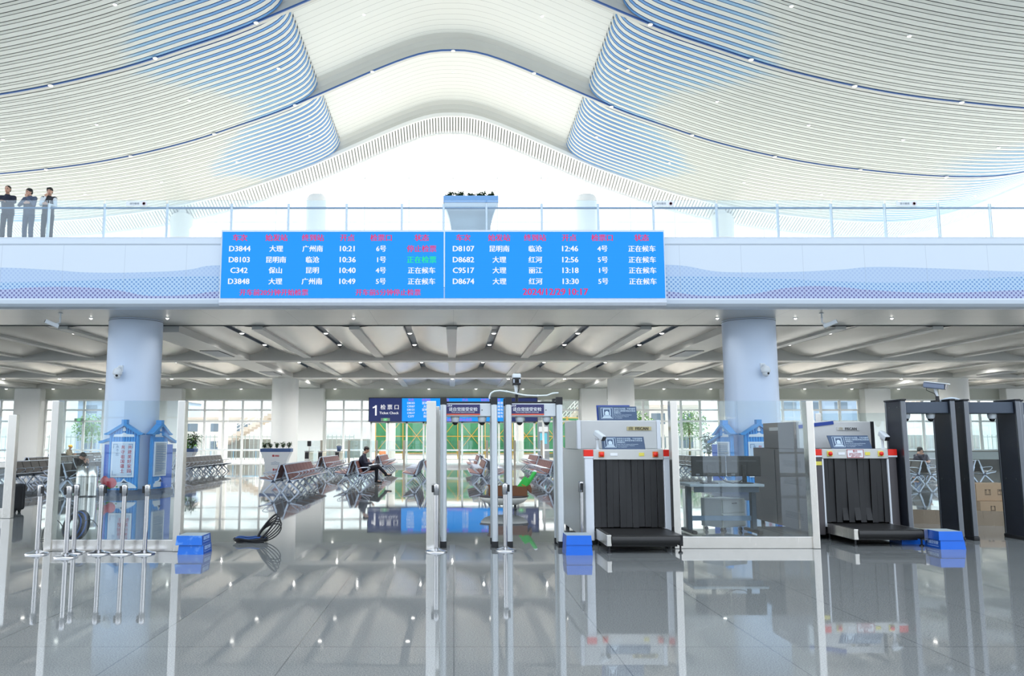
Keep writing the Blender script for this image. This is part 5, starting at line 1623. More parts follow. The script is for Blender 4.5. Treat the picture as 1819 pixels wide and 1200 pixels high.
def carton(label, x, y, z, w, d, h, rz):
    t = thing('cardboard_carton', label, 'box', (x, y, z), rz)
    MB().box(-w / 2, w / 2, -d / 2, d / 2, 0, h).build('carton', M_CARD, t, bevel=0.006)
    MB().box(-0.03, 0.03, -d / 2 - 0.002, d / 2, h - 0.004, h + 0.003).build('tape', pbr('packing_tape', (170, 140, 104), 0.3), t)
    k = MB()
    for cx_ in (-w * 0.18, w * 0.18):
        q = h * 0.17
        for a, b, c_, e_ in ((-q, q, -q, -q + 0.008), (-q, q, q - 0.008, q), (-q, -q + 0.008, -q, q), (q - 0.008, q, -q, q)):
            k.box(cx_ + a, cx_ + b, -d / 2 - 0.003, -d / 2, h * 0.5 + c_, h * 0.5 + e_)
        if cx_ < 0:
            for a in (-0.035, 0.035):
                k.box(cx_ + a - 0.005, cx_ + a + 0.005, -d / 2 - 0.003, -d / 2, h * 0.5 - 0.03, h * 0.5 + 0.05)
                k.prism([(cx_ + a - 0.02, h * 0.5 + 0.03), (cx_ + a + 0.02, h * 0.5 + 0.03), (cx_ + a, h * 0.5 + 0.06)], -d / 2 - 0.003, -d / 2, 'y')
        else:
            k.prism([(cx_ - 0.05, h * 0.5 + 0.015), (cx_ + 0.05, h * 0.5 + 0.015), (cx_ + 0.03, h * 0.5 + 0.05), (cx_ - 0.03, h * 0.5 + 0.05)], -d / 2 - 0.003, -d / 2, 'y')
            k.box(cx_ - 0.004, cx_ + 0.004, -d / 2 - 0.003, -d / 2, h * 0.5 - 0.04, h * 0.5 + 0.02)
        k.box(cx_ - q * 0.8, cx_ + q * 0.8, -d / 2 - 0.003, -d / 2, h * 0.5 - q * 0.8, h * 0.5 - q * 0.62)
    k.build('handling_marks', pbr('carton_ink', (110, 82, 58), 0.7), t)
carton('upper cardboard carton with handling marks seen through the black arch', 11.45, 17.8, 0.30, 0.75, 0.5, 0.36, 0.0)
carton('lower cardboard carton under the one with clear handling marks', 11.50, 17.75, 0.0, 0.82, 0.55, 0.295, 0.0)

# ------------------------------------------------------------------ white oval stand with the brown crate and the green shovel set
t = thing('oval_trolley', 'low white oval trolley on casters, framed by the silver arches', 'trolley', (1.16, 18.9, 0))
o = MB()
prof = [(0.02, 0.115), (0.30, 0.12), (0.44, 0.17), (0.52, 0.235), (0.535, 0.265), (0.52, 0.29)]
o.lathe(prof, n=40, M=Matrix.Scale(0.62, 4, (0, 1, 0)))
o.build('shell', pbr('trolley_white', (226, 224, 216), 0.3), t)
o = MB().lathe([(0.52, 0.285), (0.56, 0.30), (0.56, 0.325), (0.0, 0.328)], n=40, M=Matrix.Scale(0.64, 4, (0, 1, 0)))
o.build('dark_top', pbr('trolley_dark_top', (76, 70, 72), 0.45), t)
for a in (-0.25, 0.25):
    for b in (-0.12, 0.12):
        MB().cyl((a - 0.015, b, 0.045), (a + 0.015, b, 0.045), 0.045, n=16).cyl((a, b, 0.06), (a, b, 0.125), 0.016, n=8).build('caster', M_BLACK, t)
t = thing('brown_crate', 'open brown crate lying on the white oval trolley', 'crate', (1.24, 18.85, 0.328))
c_ = MB()
for (a, b) in (((-0.42, -0.19), (0.42, -0.19)), ((0.42, -0.19), (0.45, 0.19)), ((0.45, 0.19), (-0.42, 0.19)), ((-0.42, 0.19), (-0.42, -0.19))):
    d_ = Vector((b[0] - a[0], b[1] - a[1], 0))
    c_.bar((a[0], a[1], 0.105), (b[0], b[1], 0.105), 0.02, 0.21, up=(0, 0, 1))
c_.box(-0.42, 0.43, -0.19, 0.19, 0, 0.015)
c_.prism([(0.40, 0.19), (0.52, 0.05), (0.53, 0.16), (0.50, 0.24)], -0.18, 0.16, 'y')
c_.prism([(-0.42, 0.20), (-0.47, 0.23), (-0.40, 0.235)], -0.19, 0.19, 'y')
c_.build('crate_walls', pbr('crate_brown', (112, 70, 42), 0.6, var=0.15), t)
t = thing('folding_caution_sign', 'bright green folded plastic caution stand sticking out of the brown crate', 'caution sign', (1.52, 18.85, 0.36))
M_GRN = pbr('caution_green', (60, 186, 76), 0.4, var=0.06)
R1 = Matrix.Rotation(0.42, 4, 'Y')
R2 = Matrix.Rotation(0.50, 4, 'Y')
MB().add([(-0.16, -0.02, 0), (0.10, -0.02, 0), (0.06, -0.02, 0.40), (-0.07, -0.02, 0.40), (-0.16, 0.0, 0), (0.10, 0.0, 0), (0.06, 0.0, 0.40), (-0.07, 0.0, 0.40)],
         [(0, 1, 2, 3), (7, 6, 5, 4), (1, 5, 6, 2), (0, 3, 7, 4), (3, 2, 6, 7), (0, 4, 5, 1)], 0, False, R1).build('leaf_board', M_GRN, t, bevel=0.008)
b = MB()
b.cap((0.04, 0.04, 0.02), (0.34, 0.04, 0.48), 0.05, 0.045, 14)
b.build('folded_leg', M_GRN, t)
MB().ball((0.345, 0.04, 0.50), (0.045, 0.04, 0.035), 12, 8).build('white_tip', M_SIGNW, t)
k = MB()
for q in (0.15, 0.20): k.box(-0.05, 0.04, -0.024, -0.02, q, q + 0.018, M=R1)
k.build('sign_lettering', pbr('caution_orange', (204, 120, 40), 0.5), t)

# ------------------------------------------------------------------ ticket gate sign
M_GNAVY = glow('gate_navy', (40, 52, 104), 1.0)
YS = 54.55
gx = lambda px: at(px, 728, YS)[0]
gz = lambda py: at(805, py, YS)[1]
t = thing('gate_sign', 'wide ticket gate sign with navy ends and a bright blue screen above the doors', 'sign', (0, YS, gz(748)))
zb = gz(748); H_ = gz(707) - zb
x0, x1, x2, x3 = gx(656), gx(714), gx(896), gx(954)
MB().box(x0 - 0.05, x3 + 0.05, 0.0, 0.22, -0.03, H_ + 0.05).build('housing', M_DARK, t, bevel=0.01)
MB().box(x0, x1, -0.01, 0.02, 0, H_).build('navy_panel', M_GNAVY, t)
MB().box(x2, x3, -0.01, 0.02, 0, H_).build('navy_panel', M_GNAVY, t)
MB().box(x1, x2, -0.01, 0.02, 0, H_).build('screen', LED_BLUE, t)
cl_, cr2 = gx(692), gx(932)
GH = 37.5 * 0.001
def gput(items, name, mat):
    text_mesh(items, 0.003, 0.02).build(name, mat, t, (0, -0.014, 0))
gput([('检 票 口', gx(692.5), gz(722.5) - zb, 0.255, 'CENTER'), ('Ticket Check', gx(691), gz(733) - zb, 0.17, 'CENTER'),
      ('检 票 口', gx(919), gz(722.5) - zb, 0.255, 'CENTER'), ('Ticket Check', gx(919), gz(733) - zb, 0.17, 'CENTER')], 'gate_lettering', LED_WHITE)
for px in (665.5, 945):
    a, b = gx(px), gz(728.5) - zb
    MB().prism([(a + 0.03, b - 0.34), (a + 0.14, b - 0.34), (a + 0.14, b + 0.34), (a + 0.05, b + 0.34), (a - 0.02, b + 0.26), (a - 0.13, b + 0.22), (a - 0.13, b + 0.13), (a + 0.03, b + 0.18)], -0.017, -0.011, 'y').build('gate_numeral', LED_WHITE, t)
sx_ = (730, 757, 790, 826, 862, 884)
rows = (('D8103', '昆明南', '临沧', '10:36', '1号', '正在检票'), ('C9507', '大理', '红河', '11:12', '1号', '正在候车'), ('D8121', '昆明南', '大理', '11:36', '1号', '正在候车'),
        ('C9517', '大理', '丽江', '13:18', '1号', '正在候车'), ('C377', '保山', '昆明', '13:44', '1号', '正在候车'))
gput([(c_, gx(px), gz(715.5 + 5.9 * i) - zb, 0.135, 'CENTER') for i, r_ in enumerate(rows) for c_, px in zip(r_, sx_)], 'train_row_lettering', LED_WHITE)
gput([(c_, gx(px), gz(709.8) - zb, 0.14, 'CENTER') for c_, px in zip(heads, sx_)] + [('开车前5分钟停止检票', gx(812), gz(745) - zb, 0.15, 'CENTER')], 'purple_lettering', LED_PURPLE)
M_EXIT = glow('exit_green', (120, 226, 150), 1.0)
def exit_sign(label, x, z, y=54.4):
    t = thing('exit_sign', label, 'exit sign', (x, y, z), 0, 'green exit signs')
    MB().box(-0.30, 0.30, 0.0, 0.06, 0, 0.2).build('case', pbr('exit_case', (130, 150, 136), 0.4), t, bevel=0.006)
    MB().box(-0.12, 0.12, -0.006, 0.001, 0.02, 0.18).build('lit_face', M_EXIT, t)
    f = MB().ball((-0.01, -0.008, 0.148), (0.016, 0.004, 0.016), 10, 6)
    f.tube([(0.0, -0.008, 0.125), (-0.01, -0.008, 0.085), (0.02, -0.008, 0.06), (0.01, -0.008, 0.03)], 0.008, 5).tube([(-0.01, -0.008, 0.085), (-0.04, -0.008, 0.055), (-0.06, -0.008, 0.06)], 0.007, 5).tube([(-0.045, -0.008, 0.10), (0.0, -0.008, 0.118), (0.04, -0.008, 0.09)], 0.006, 5)
    f.build('running_figure', M_SIGNW, t)
exit_sign('green exit sign at the lower edge of the navy gate panel with the large numeral', gx(685), gz(747.5), 54.46)
exit_sign('green exit sign below the navy gate panel behind a detector dome', gx(924), gz(747), 54.46)
xa, za = at(103, 748, 54.7); exit_sign('green exit sign over the side doors next to the screen post', xa, za, 54.6)
xa, za = at(141, 748, 54.7); exit_sign('green exit sign over the side doors toward the blue pavilion', xa, za, 54.6)

# ------------------------------------------------------------------ glass fence and turnstiles before the doors
t = thing('glass_fence', 'low glass fence with steel posts in front of the ticket doors', 'fence', (0, 48.0, 0))
fx = [-9.3, -7.68, -6.07, -4.46, -2.86, -1.25, 0.36, 1.97, 3.58, 5.15]
for x in fx: MB().box(x - 0.06, x + 0.06, -0.05, 0.05, 0, 1.58).build('post', brushed('fence_steel', (178, 170, 156), 0.35) if x == fx[0] else bpy.data.materials['fence_steel'], t)
for i, (a, b) in enumerate(zip(fx[:-1], fx[1:])):
    if i in (1,): continue
    MB().box(a + 0.06, b - 0.06, -0.006, 0.006, 0.14, 1.55).build('glass_panel', M_BARGLASS, t)
    MB().box(a + 0.06, b - 0.06, -0.03, 0.03, 0, 0.14).build('plinth', M_STEEL, t)
for i, (x, lb) in enumerate(((-8.2, 'steel turnstile cabinet beside the white pier, first of the gate row'), (-7.45, 'steel turnstile cabinet with a black reader front, in the middle of the gate row'), (-6.5, 'steel turnstile cabinet at the door end of the gate row'))):
    t = thing('turnstile', lb, 'turnstile', (x, 46.9, 0), 0, 'ticket turnstiles')
    MB().box(-0.13, 0.13, -0.7, 0.7, 0.0, 0.93).build('cabinet', M_STEEL, t, bevel=0.03)
    MB().box(-0.145, 0.145, -0.72, 0.72, 0.93, 0.98).build('top_plate', M_CHROME, t, bevel=0.01)
    MB().box(-0.11, 0.11, -0.715, -0.69, 0.55, 0.9).build('reader_face', M_BLACK, t)
    MB().box(0.13, 0.42, -0.02, 0.0, 0.3, 0.85).build('flap', M_BARGLASS, t)
t = thing('gate_reader_screen', 'small dark ticket reader screen on a post at the turnstiles by the white pier', 'reader', (-8.2, 46.9, 0.98))
MB().cyl((0, 0, 0), (0, 0, 0.26), 0.03, n=12).build('stand', M_STEEL, t)
MB().box(-0.11, 0.11, -0.03, 0.03, 0.26, 0.56).build('case', M_BLACK, t, bevel=0.012)
t = thing('bucket', 'small navy bucket standing on the turnstile at the door end', 'bucket', (-6.5, 46.9, 0.98))
MB().lathe([(0.10, 0), (0.15, 0.28), (0.135, 0.28), (0.09, 0.02)], n=20).build('pail', pbr('bucket_navy', (36, 60, 96), 0.5), t)
MB().tube([(-0.145, 0, 0.27), (-0.10, 0, 0.36), (0, 0, 0.39), (0.10, 0, 0.36), (0.145, 0, 0.27)], 0.006, 6).build('bail', M_SIGNW, t)
t = thing('service_counter', 'long counter with pale grey front band seen through the black arches', 'counter', (23.5, 41.5, 0))
MB().box(-4.6, 4.6, 0, 0.5, 0.0, 0.62).build('base', pbr('counter_dark', (92, 90, 88), 0.5), t)
MB().box(-4.7, 4.7, -0.05, 0.55, 0.62, 1.0).build('front_band', pbr('counter_pale', (200, 208, 208), 0.4), t, bevel=0.01)
MB().box(-4.75, 4.75, -0.08, 0.58, 1.0, 1.05).build('counter_top', pbr('counter_top', (128, 128, 124), 0.4), t)

# ------------------------------------------------------------------ people
M_SKIN = pbr('skin', (204, 158, 134), 0.5, var=0.05, scale=20)
M_HAIR = pbr('hair_black', (26, 23, 22), 0.55, var=0.2, scale=40)
M_EYE = pbr('eye_dark', (40, 28, 24), 0.3)
M_LIP = pbr('lip', (168, 96, 88), 0.5)
def fuse(mb, name, mat, parent, voxel=0.012, smooth=4):
    """overlapping closed shapes fused into one continuous skin"""
    me = mb.mesh(name, mat)
    o = bpy.data.objects.new(name, me)
    C.objects.link(o)
    r = o.modifiers.new('r', 'REMESH'); r.mode = 'VOXEL'; r.voxel_size = voxel; r.use_smooth_shade = True
    s = o.modifiers.new('s', 'SMOOTH'); s.factor = 0.5; s.iterations = smooth
    dg = bpy.context.evaluated_depsgraph_get()
    m2 = bpy.data.meshes.new_from_object(o.evaluated_get(dg))
    bpy.data.objects.remove(o); bpy.data.meshes.remove(me)
    m2.name = name
    m2.materials.clear(); m2.materials.append(mat)
    m2.polygons.foreach_set('use_smooth', [True] * len(m2.polygons))
    ob = bpy.data.objects.new(name, m2)
    C.objects.link(ob)
    if parent: ob.parent = parent
    return ob
def hand(mb, w, d, n, s, curl=0.6):
    """palm, four unequal fingers with a knuckle bend and a thumb from the palm's side; w wrist, d along, n palm normal, s side sign"""
    w, d, n = Vector(w), Vector(d).normalized(), Vector(n)
    n = (n - d * n.dot(d)).normalized()
    a = d.cross(n) * s
    for q in (-0.026, -0.009, 0.009, 0.026): mb.cap(w + d * 0.01 + a * q * 0.7, w + d * 0.085 + a * q, 0.016, 0.014, 8)
    for q, L in ((-0.029, 0.058), (-0.010, 0.074), (0.010, 0.078), (0.028, 0.068)):
        p0 = w + d * 0.088 + a * q
        p1 = p0 + (d * math.cos(curl * 0.5) + n * math.sin(curl * 0.5)) * L * 0.5
        p2 = p1 + (d * math.cos(curl * 1.4) + n * math.sin(curl * 1.4)) * L * 0.5
        mb.cap(p0, p1, 0.0095, 0.009, 8); mb.cap(p1, p2, 0.009, 0.0075, 8)
    t0 = w + d * 0.03 + a * 0.030
    t1 = t0 + (d * 0.6 + a * 0.7 + n * 0.3).normalized() * 0.035
    t2 = t1 + (d * 0.9 + a * 0.2 + n * 0.4).normalized() * 0.030
    mb.cap(t0, t1, 0.013, 0.011, 8); mb.cap(t1, t2, 0.011, 0.009, 8)
def person(label, loc, rz, J, col, head_rot=(0, 0, 0), hair='short', helmet=None, bulk=1.0, group=None, sleeve=None, vest=False):
    """J: joint positions (metres, facing -y). col: dict jacket, trousers, shoes"""
    t = bpy.data.objects.new('person', None)
    V = {k: Vector(v) for k, v in J.items() if not isinstance(v, float)}
    H = Matrix.Translation(V['head']) @ Euler(head_rot).to_matrix().to_4x4()
    def h(x, y, z): return H @ Vector((x, y, z))
    b = MB()
    # head: cranium, jaw, nose, ears, neck
    b.ball((0, 0.008, 0.022), (0.074, 0.092, 0.092), 20, 12, M=H); b.ball((0, -0.020, -0.045), (0.058, 0.066, 0.072), 18, 10, M=H)
    b.cap(h(0, -0.084, 0.012), h(0, -0.102, -0.022), 0.009, 0.014, 8)
    for s in (-1, 1): b.ball((s * 0.076, 0.008, -0.006), (0.010, 0.020, 0.030), 10, 8, M=H)
    b.cap(h(0, 0.012, -0.05), V['neck'], 0.052, 0.060, 14)
    b.cap(V['pelvis'], V['chest'], 0.115, 0.13, 14); b.cap(V['ls'], V['rs'], 0.062, 0.062, 12); b.cap(V['chest'], V['neck'], 0.11, 0.06, 14)
    for p in 'lr':
        b.cap(V[p + 's'], V[p + 'e'], 0.050, 0.038, 12); b.cap(V[p + 'e'], V[p + 'w'], 0.038, 0.026, 12)
        hand(b, V[p + 'w'], J.get(p + 'hd', V[p + 'w'] - V[p + 'e']), J.get(p + 'hn', (0, 0, -1)), 1 if p == 'l' else -1, J.get(p + 'curl', 0.7))
        b.cap(V[p + 'h'], V[p + 'k'], 0.082, 0.055, 12); b.cap(V[p + 'k'], V[p + 'a'], 0.052, 0.036, 12); b.cap(V[p + 'a'], V[p + 't'], 0.038, 0.03, 10)
    body = fuse(b, 'person', M_SKIN, None, 0.0085, 2)
    bpy.data.objects.remove(t)
    t = body
    t.location = loc; t.rotation_euler = (0, 0, rz)
    tag(t, label, 'person', group)
    f = MB()
    for s in (-1, 1): f.ball((s * 0.030, -0.081, 0.012), (0.013, 0.008, 0.008), 10, 6, M=H)
    f.build('eyes', M_EYE, t)
    f = MB()
    for s in (-1, 1): f.cap(h(s * 0.018, -0.088, 0.036), h(s * 0.046, -0.076, 0.034), 0.0035, 0.003, 6)
    f.build('eyebrows', M_HAIR, t)
    MB().cap(h(-0.018, -0.086, -0.055), h(0.018, -0.086, -0.055), 0.007, 0.007, 8).build('lips', M_LIP, t)
    if hair and not helmet:
        hb = MB()
        k = 0.006 if hair == 'crop' else 0.014
        hb.ball((0, 0.024, 0.048), (0.076 + k, 0.088 + k, 0.070 + k), 20, 12, M=H)
        hb.ball((0, 0.055, 0.0), (0.070 + k * 0.6, 0.052 + k, 0.07), 16, 10, M=H)
        if hair == 'full':
            for q in (-0.04, 0.0, 0.04): hb.ball((q, -0.052, 0.082), (0.030, 0.034, 0.024), 12, 8, M=H)
        fuse(hb, 'hair', M_HAIR, t, 0.010, 2)
    if helmet:
        hb = MB()
        hb.ball((0, 0.01, 0.055), (0.105, 0.125, 0.085), 22, 12, M=H); hb.ball((0, -0.05, 0.03), (0.10, 0.115, 0.018), 20, 8, M=H)
        fuse(hb, 'helmet', helmet, t, 0.010, 2)
    # jacket follows torso and arms
    B = bulk
    j = MB()
    j.cap(V['pelvis'] + Vector((0, 0, 0.02)), V['chest'], 0.145 * B, 0.155 * B, 18)
    for s in (-1, 1):
        off = (V['rs'] - V['ls']).normalized() * 0.055 * s
        j.cap(V['pelvis'] + off * 0.9, V['chest'] + off, 0.112 * B, 0.112 * B, 16)
    j.cap(V['ls'], V['rs'], 0.066 * B, 0.066 * B, 14); j.cap(V['chest'], V['neck'] - Vector((0, 0, 0.045)), 0.13 * B, 0.075, 16)
    j.cap(V['neck'] - Vector((0, 0, 0.05)), V['neck'] - Vector((0, 0, 0.01)), 0.074, 0.068, 16)
    tgt = j if sleeve is None else MB()
    for p in 'lr':
        tgt.cap(V[p + 's'], V[p + 'e'], 0.064 * B, 0.050 * B, 12); tgt.cap(V[p + 'e'], V[p + 'e'].lerp(V[p + 'w'], 0.92), 0.049 * B, 0.036 * B, 12)
    jo = fuse(j, 'jacket', col['jacket'], t, 0.014, 5)
    if sleeve is not None: fuse(tgt, 'sleeves', sleeve, t, 0.014, 5)['label'] = 'pale sleeves'
    k = MB()
    k.cap(V['lh'] * 0.8 + V['rh'] * 0.2, V['rh'] * 0.8 + V['lh'] * 0.2, 0.10, 0.10, 14); k.cap(V['pelvis'], V['pelvis'] + Vector((0, 0, 0.06)), 0.115, 0.112, 14)
    for p in 'lr':
        k.cap(V[p + 'h'], V[p + 'k'], 0.088, 0.066, 14); k.cap(V[p + 'k'], V[p + 'a'] + (V[p + 'k'] - V[p + 'a']).normalized() * 0.03, 0.070, 0.056, 14)
    fuse(k, 'trousers', col['trousers'], t, 0.014, 4)
    for p in 'lr':
        s = MB()
        d = (V[p + 't'] - V[p + 'a'])
        s.cap(V[p + 'a'] + Vector((0, 0.0, -0.035)) - d * 0.2, V[p + 't'], 0.042, 0.034, 12); s.cap(V[p + 'a'], V[p + 'a'] + d * 0.3 + Vector((0, 0, -0.01)), 0.044, 0.036, 12)
        fuse(s, 'shoe', col['shoes'], t, 0.010, 2)
    return t
M_NAVYJ = pbr('jacket_navy', (30, 34, 54), 0.75, var=0.12, scale=10)
M_GREYJ = pbr('jacket_blue_grey', (84, 96, 118), 0.75, var=0.12, scale=10)
M_VEST = pbr('vest_charcoal', (52, 54, 60), 0.75, var=0.12, scale=10)
M_SLEEVE = pbr('sleeve_white', (222, 228, 232), 0.7, var=0.05)
M_TROU = pbr('trousers_black', (24, 26, 36), 0.75, var=0.12, scale=10)
M_JEAN = pbr('trousers_slate_denim', (68, 84, 110), 0.75, var=0.12, scale=14)
M_SHOE = pbr('shoe_black', (24, 24, 26), 0.45)
M_BEIGE = pbr('jacket_khaki', (150, 138, 118), 0.75, var=0.1)
M_TAUPE = pbr('trousers_taupe', (112, 104, 96), 0.75, var=0.1)
M_LJEAN = pbr('trousers_light_denim', (120, 150, 196), 0.75, var=0.1)
def stand(**kw):
    J = dict(pelvis=(0, 0, 0.95), chest=(0, -0.01, 1.28), neck=(0, 0.0, 1.48), head=(0, -0.02, 1.62), ls=(-0.165, 0, 1.42), rs=(0.165, 0, 1.42),
             lh=(-0.09, 0, 0.92), rh=(0.09, 0, 0.92), lk=(-0.10, -0.02, 0.50), rk=(0.10, -0.02, 0.50), la=(-0.10, 0.02, 0.085), ra=(0.10, 0.02, 0.085), lt=(-0.12, -0.17, 0.035), rt=(0.12, -0.17, 0.035),
             le=(-0.27, 0.02, 1.15), re=(0.27, 0.02, 1.15), lw=(-0.26, -0.10, 0.92), rw=(0.26, -0.10, 0.92))
    J.update(kw)
    return J
D = 7.10
person('man in a navy jacket leaning folded arms on the deck railing, nearest the frame edge', (-12.86, 22.92, D), 0.1,
       stand(pelvis=(0, 0.05, 0.96), chest=(0, -0.04, 1.30), neck=(0.0, -0.08, 1.49), head=(0.02, -0.13, 1.63), ls=(-0.18, -0.06, 1.41), rs=(0.18, -0.06, 1.41), le=(-0.28, -0.23, 1.25), re=(0.27, -0.23, 1.24),
             lw=(-0.06, -0.34, 1.24), rw=(-0.17, -0.36, 1.27), lhd=(1, -0.1, -0.05), lhn=(0, 0, -1), rhd=(-1, -0.1, 0.1), rhn=(0, 0, -1)),
       dict(jacket=M_NAVYJ, trousers=M_TROU, shoes=M_SHOE), (0.12, 0, -0.05), 'crop', bulk=1.08)
person('man in a blue-grey jacket with a hand raised to his chin behind the deck railing', (-12.28, 23.0, D), -0.15,
       stand(head=(-0.02, -0.04, 1.60), le=(-0.21, -0.16, 1.19), re=(0.23, -0.12, 1.17), lw=(0.02, -0.26, 1.22), rw=(0.04, -0.20, 1.42), lhd=(1, 0, 0.1), lhn=(0, 1, 0), rhd=(-0.5, 0.1, 0.9), rhn=(0, 1, 0), rcurl=1.1),
       dict(jacket=M_GREYJ, trousers=M_JEAN, shoes=M_SHOE), (0.10, 0.05, -0.2), 'short')
person('man in a charcoal vest with white sleeves, hand at his face, behind the deck railing', (-11.72, 22.98, D), 0.15,
       stand(head=(0.02, -0.03, 1.62), le=(-0.12, -0.26, 1.16), re=(0.23, -0.12, 1.16), lw=(-0.03, -0.19, 1.42), rw=(0.06, -0.28, 1.18), lhd=(0.2, 0.25, 0.9), lhn=(0.2, 1, 0), rhd=(-1, -0.1, 0.1), rhn=(0, 1, 0), lcurl=1.0),
       dict(jacket=M_VEST, trousers=M_TROU, shoes=M_SHOE), (0.14, -0.08, 0.05), 'full', sleeve=M_SLEEVE)
def sit(**kw):
    J = dict(pelvis=(0, 0.02, 0.53), chest=(0, 0.10, 0.86), neck=(0, 0.07, 1.05), head=(0, 0.02, 1.19), ls=(-0.185, 0.08, 0.99), rs=(0.185, 0.08, 0.99),
             lh=(-0.09, 0.0, 0.52), rh=(0.09, 0.0, 0.52), lk=(-0.11, -0.42, 0.53), rk=(0.11, -0.42, 0.53), la=(-0.11, -0.40, 0.085), ra=(0.11, -0.40, 0.085), lt=(-0.12, -0.58, 0.035), rt=(0.12, -0.58, 0.035),
             le=(-0.25, 0.0, 0.74), re=(0.25, 0.0, 0.74), lw=(-0.09, -0.24, 0.72), rw=(0.09, -0.24, 0.72), lhd=(0.3, -0.7, 0.5), rhd=(-0.3, -0.7, 0.5), lhn=(0.4, 0.6, 0.6), rhn=(-0.4, 0.6, 0.6))
    J.update(kw)
    return J
person('man in dark clothes sitting cross-legged on a brown bench, looking down at his hands', (-3.60 + 0.36, 29.7 + 0.9, 0), PI / 2,
       sit(head=(0, -0.03, 1.22), neck=(0, 0.06, 1.07), lk=(-0.06, -0.46, 0.63), la=(0.06, -0.76, 0.32), lt=(0.07, -0.94, 0.30), rk=(0.08, -0.40, 0.53), ra=(0.08, -0.40, 0.085), rt=(0.08, -0.57, 0.035)),
       dict(jacket=M_NAVYJ, trousers=M_TROU, shoes=M_SHOE), (0.38, 0, 0), 'short', bulk=1.05)
boy = person('boy in a black jacket with white sleeve stripes bent over on a grey bench', (-12.78 + 0.36, 26.9 + 0.29, 0), PI / 2 - 0.35,
       sit(pelvis=(0, 0.0, 0.53), chest=(0, -0.06, 0.82), neck=(0, -0.16, 0.98), head=(0.0, -0.27, 1.05), ls=(-0.18, -0.12, 0.94), rs=(0.18, -0.12, 0.94), le=(-0.24, -0.30, 0.68), re=(0.24, -0.30, 0.68), lw=(-0.07, -0.44, 0.84), rw=(0.07, -0.44, 0.84), lhd=(0.2, -0.2, 0.9), rhd=(-0.2, -0.2, 0.9), lhn=(0.3, 1, 0), rhn=(-0.3, 1, 0)),
       dict(jacket=pbr('jacket_black', (28, 28, 32), 0.7, var=0.1), trousers=M_TROU, shoes=M_SHOE), (0.75, 0, 0), 'full')
st = MB()
for o_ in (0.0, 0.022):
    for s in (-1, 1):
        st.tube([(s * (0.245), -0.10 - o_, 0.985), (s * 0.285, -0.18 - o_, 0.86), (s * 0.30, -0.27 - o_, 0.735), (s * 0.285, -0.32 - o_, 0.66), (s * 0.21, -0.36 - o_, 0.715), (s * 0.13, -0.415 - o_, 0.80)], 0.006, 6)
st.build('sleeve_stripes', M_SLEEVE, boy, label='white sleeve stripes')
person('worker in a yellow safety helmet and khaki jacket sitting beyond the grey benches', (-22.6 + 0.40, 46.2 + 1.6, 0), PI / 2,
       sit(), dict(jacket=M_BEIGE, trousers=M_TAUPE, shoes=M_SHOE), (0.1, 0, 0), 'short', helmet=pbr('helmet_yellow', (244, 186, 50), 0.35))
person('person in black top and taupe trousers on the bench framed by the black arch', (17.10 + 0.38, 30.0 + 0.87, 0), PI / 2,
       sit(head=(0, -0.02, 1.20)), dict(jacket=M_NAVYJ, trousers=M_TAUPE, shoes=pbr('shoe_pale', (210, 204, 198), 0.5)), (0.3, 0, 0), 'short')
pr = person('person in light jeans bending over a white paper, framed by the black arch', (19.55 - 0.40, 30.8 + 2.6, 0), -PI / 2,
       sit(chest=(0, -0.04, 0.83), neck=(0, -0.12, 1.0), head=(0, -0.20, 1.10), ls=(-0.18, -0.09, 0.95), rs=(0.18, -0.09, 0.95), le=(-0.24, -0.24, 0.70), re=(0.24, -0.24, 0.70), lw=(-0.10, -0.42, 0.66), rw=(0.10, -0.42, 0.66)),
       dict(jacket=M_NAVYJ, trousers=M_LJEAN, shoes=M_SHOE), (0.6, 0, 0), 'full')

ps = MB().box(-0.105, 0.105, -0.15, 0.15, 0.0, 0.004).build('paper_sheet', M_SLEEVE, None, (18.66, 33.4, 0.70), 0.2)
ps.rotation_euler = (0.0, -0.25, 0.2)
tag(ps, 'white sheet of paper held by the person in light jeans', 'paper')

# ------------------------------------------------------------------ outside the windows
M_NET = pbr('scaffold_net_green', (64, 148, 104), 0.8, var=0.25, scale=1.5)
M_TUBE = pbr('scaffold_tube_yellow', (214, 170, 60), 0.5)
t = thing('scaffold', 'green netted scaffold with yellow tubes across the road beyond the glass doors', 'scaffold', (2.8, 72.0, -0.02))
MB().box(-9.6, 9.6, 0.12, 0.18, 0.45, 3.55).build('safety_net', M_NET, t)
sc = MB()
for k in range(9):
    x = -9.6 + 2.4 * k
    sc.cyl((x, 0, 0), (x, 0, 3.7), 0.045, n=8)
    if k < 8:
        sc.cyl((x, -0.02, 0.5), (x + 2.4, -0.02, 3.5), 0.03, n=6); sc.cyl((x + 2.4, -0.04, 0.5), (x, -0.04, 3.5), 0.03, n=6)
for z in (0.5, 1.95, 3.55): sc.cyl((-9.6, -0.05, z), (9.6, -0.05, z), 0.04, n=8)
sc.build('tube_frame', M_TUBE, t)
t = thing('steel_fence', 'tall thin-barred fence along the road outside the windows', 'fence', (0, 68.0, -0.02))
M_FEN = pbr('fence_grey_green', (150, 166, 166), 0.5)
for (a, b) in ((-46, -8.2), (13.5, 46)):
    f = MB()
    n = int((b - a) / 0.36)
    for i in range(n + 1):
        x = a + (b - a) * i / n
        f.box(x - 0.025, x + 0.025, -0.02, 0.02, 0, 2.05)
    f.box(a, b, -0.03, 0.03, 0.15, 0.21); f.box(a, b, -0.03, 0.03, 1.85, 1.91)
    f.build('bar_panel', M_FEN, t)
t = thing('outdoor_handrail', 'blue handrail with thin posts on the terrace just outside the windows', 'railing', (0, 58.5, -0.02))
M_BLU = pbr('handrail_sky_blue', (96, 160, 200), 0.4)
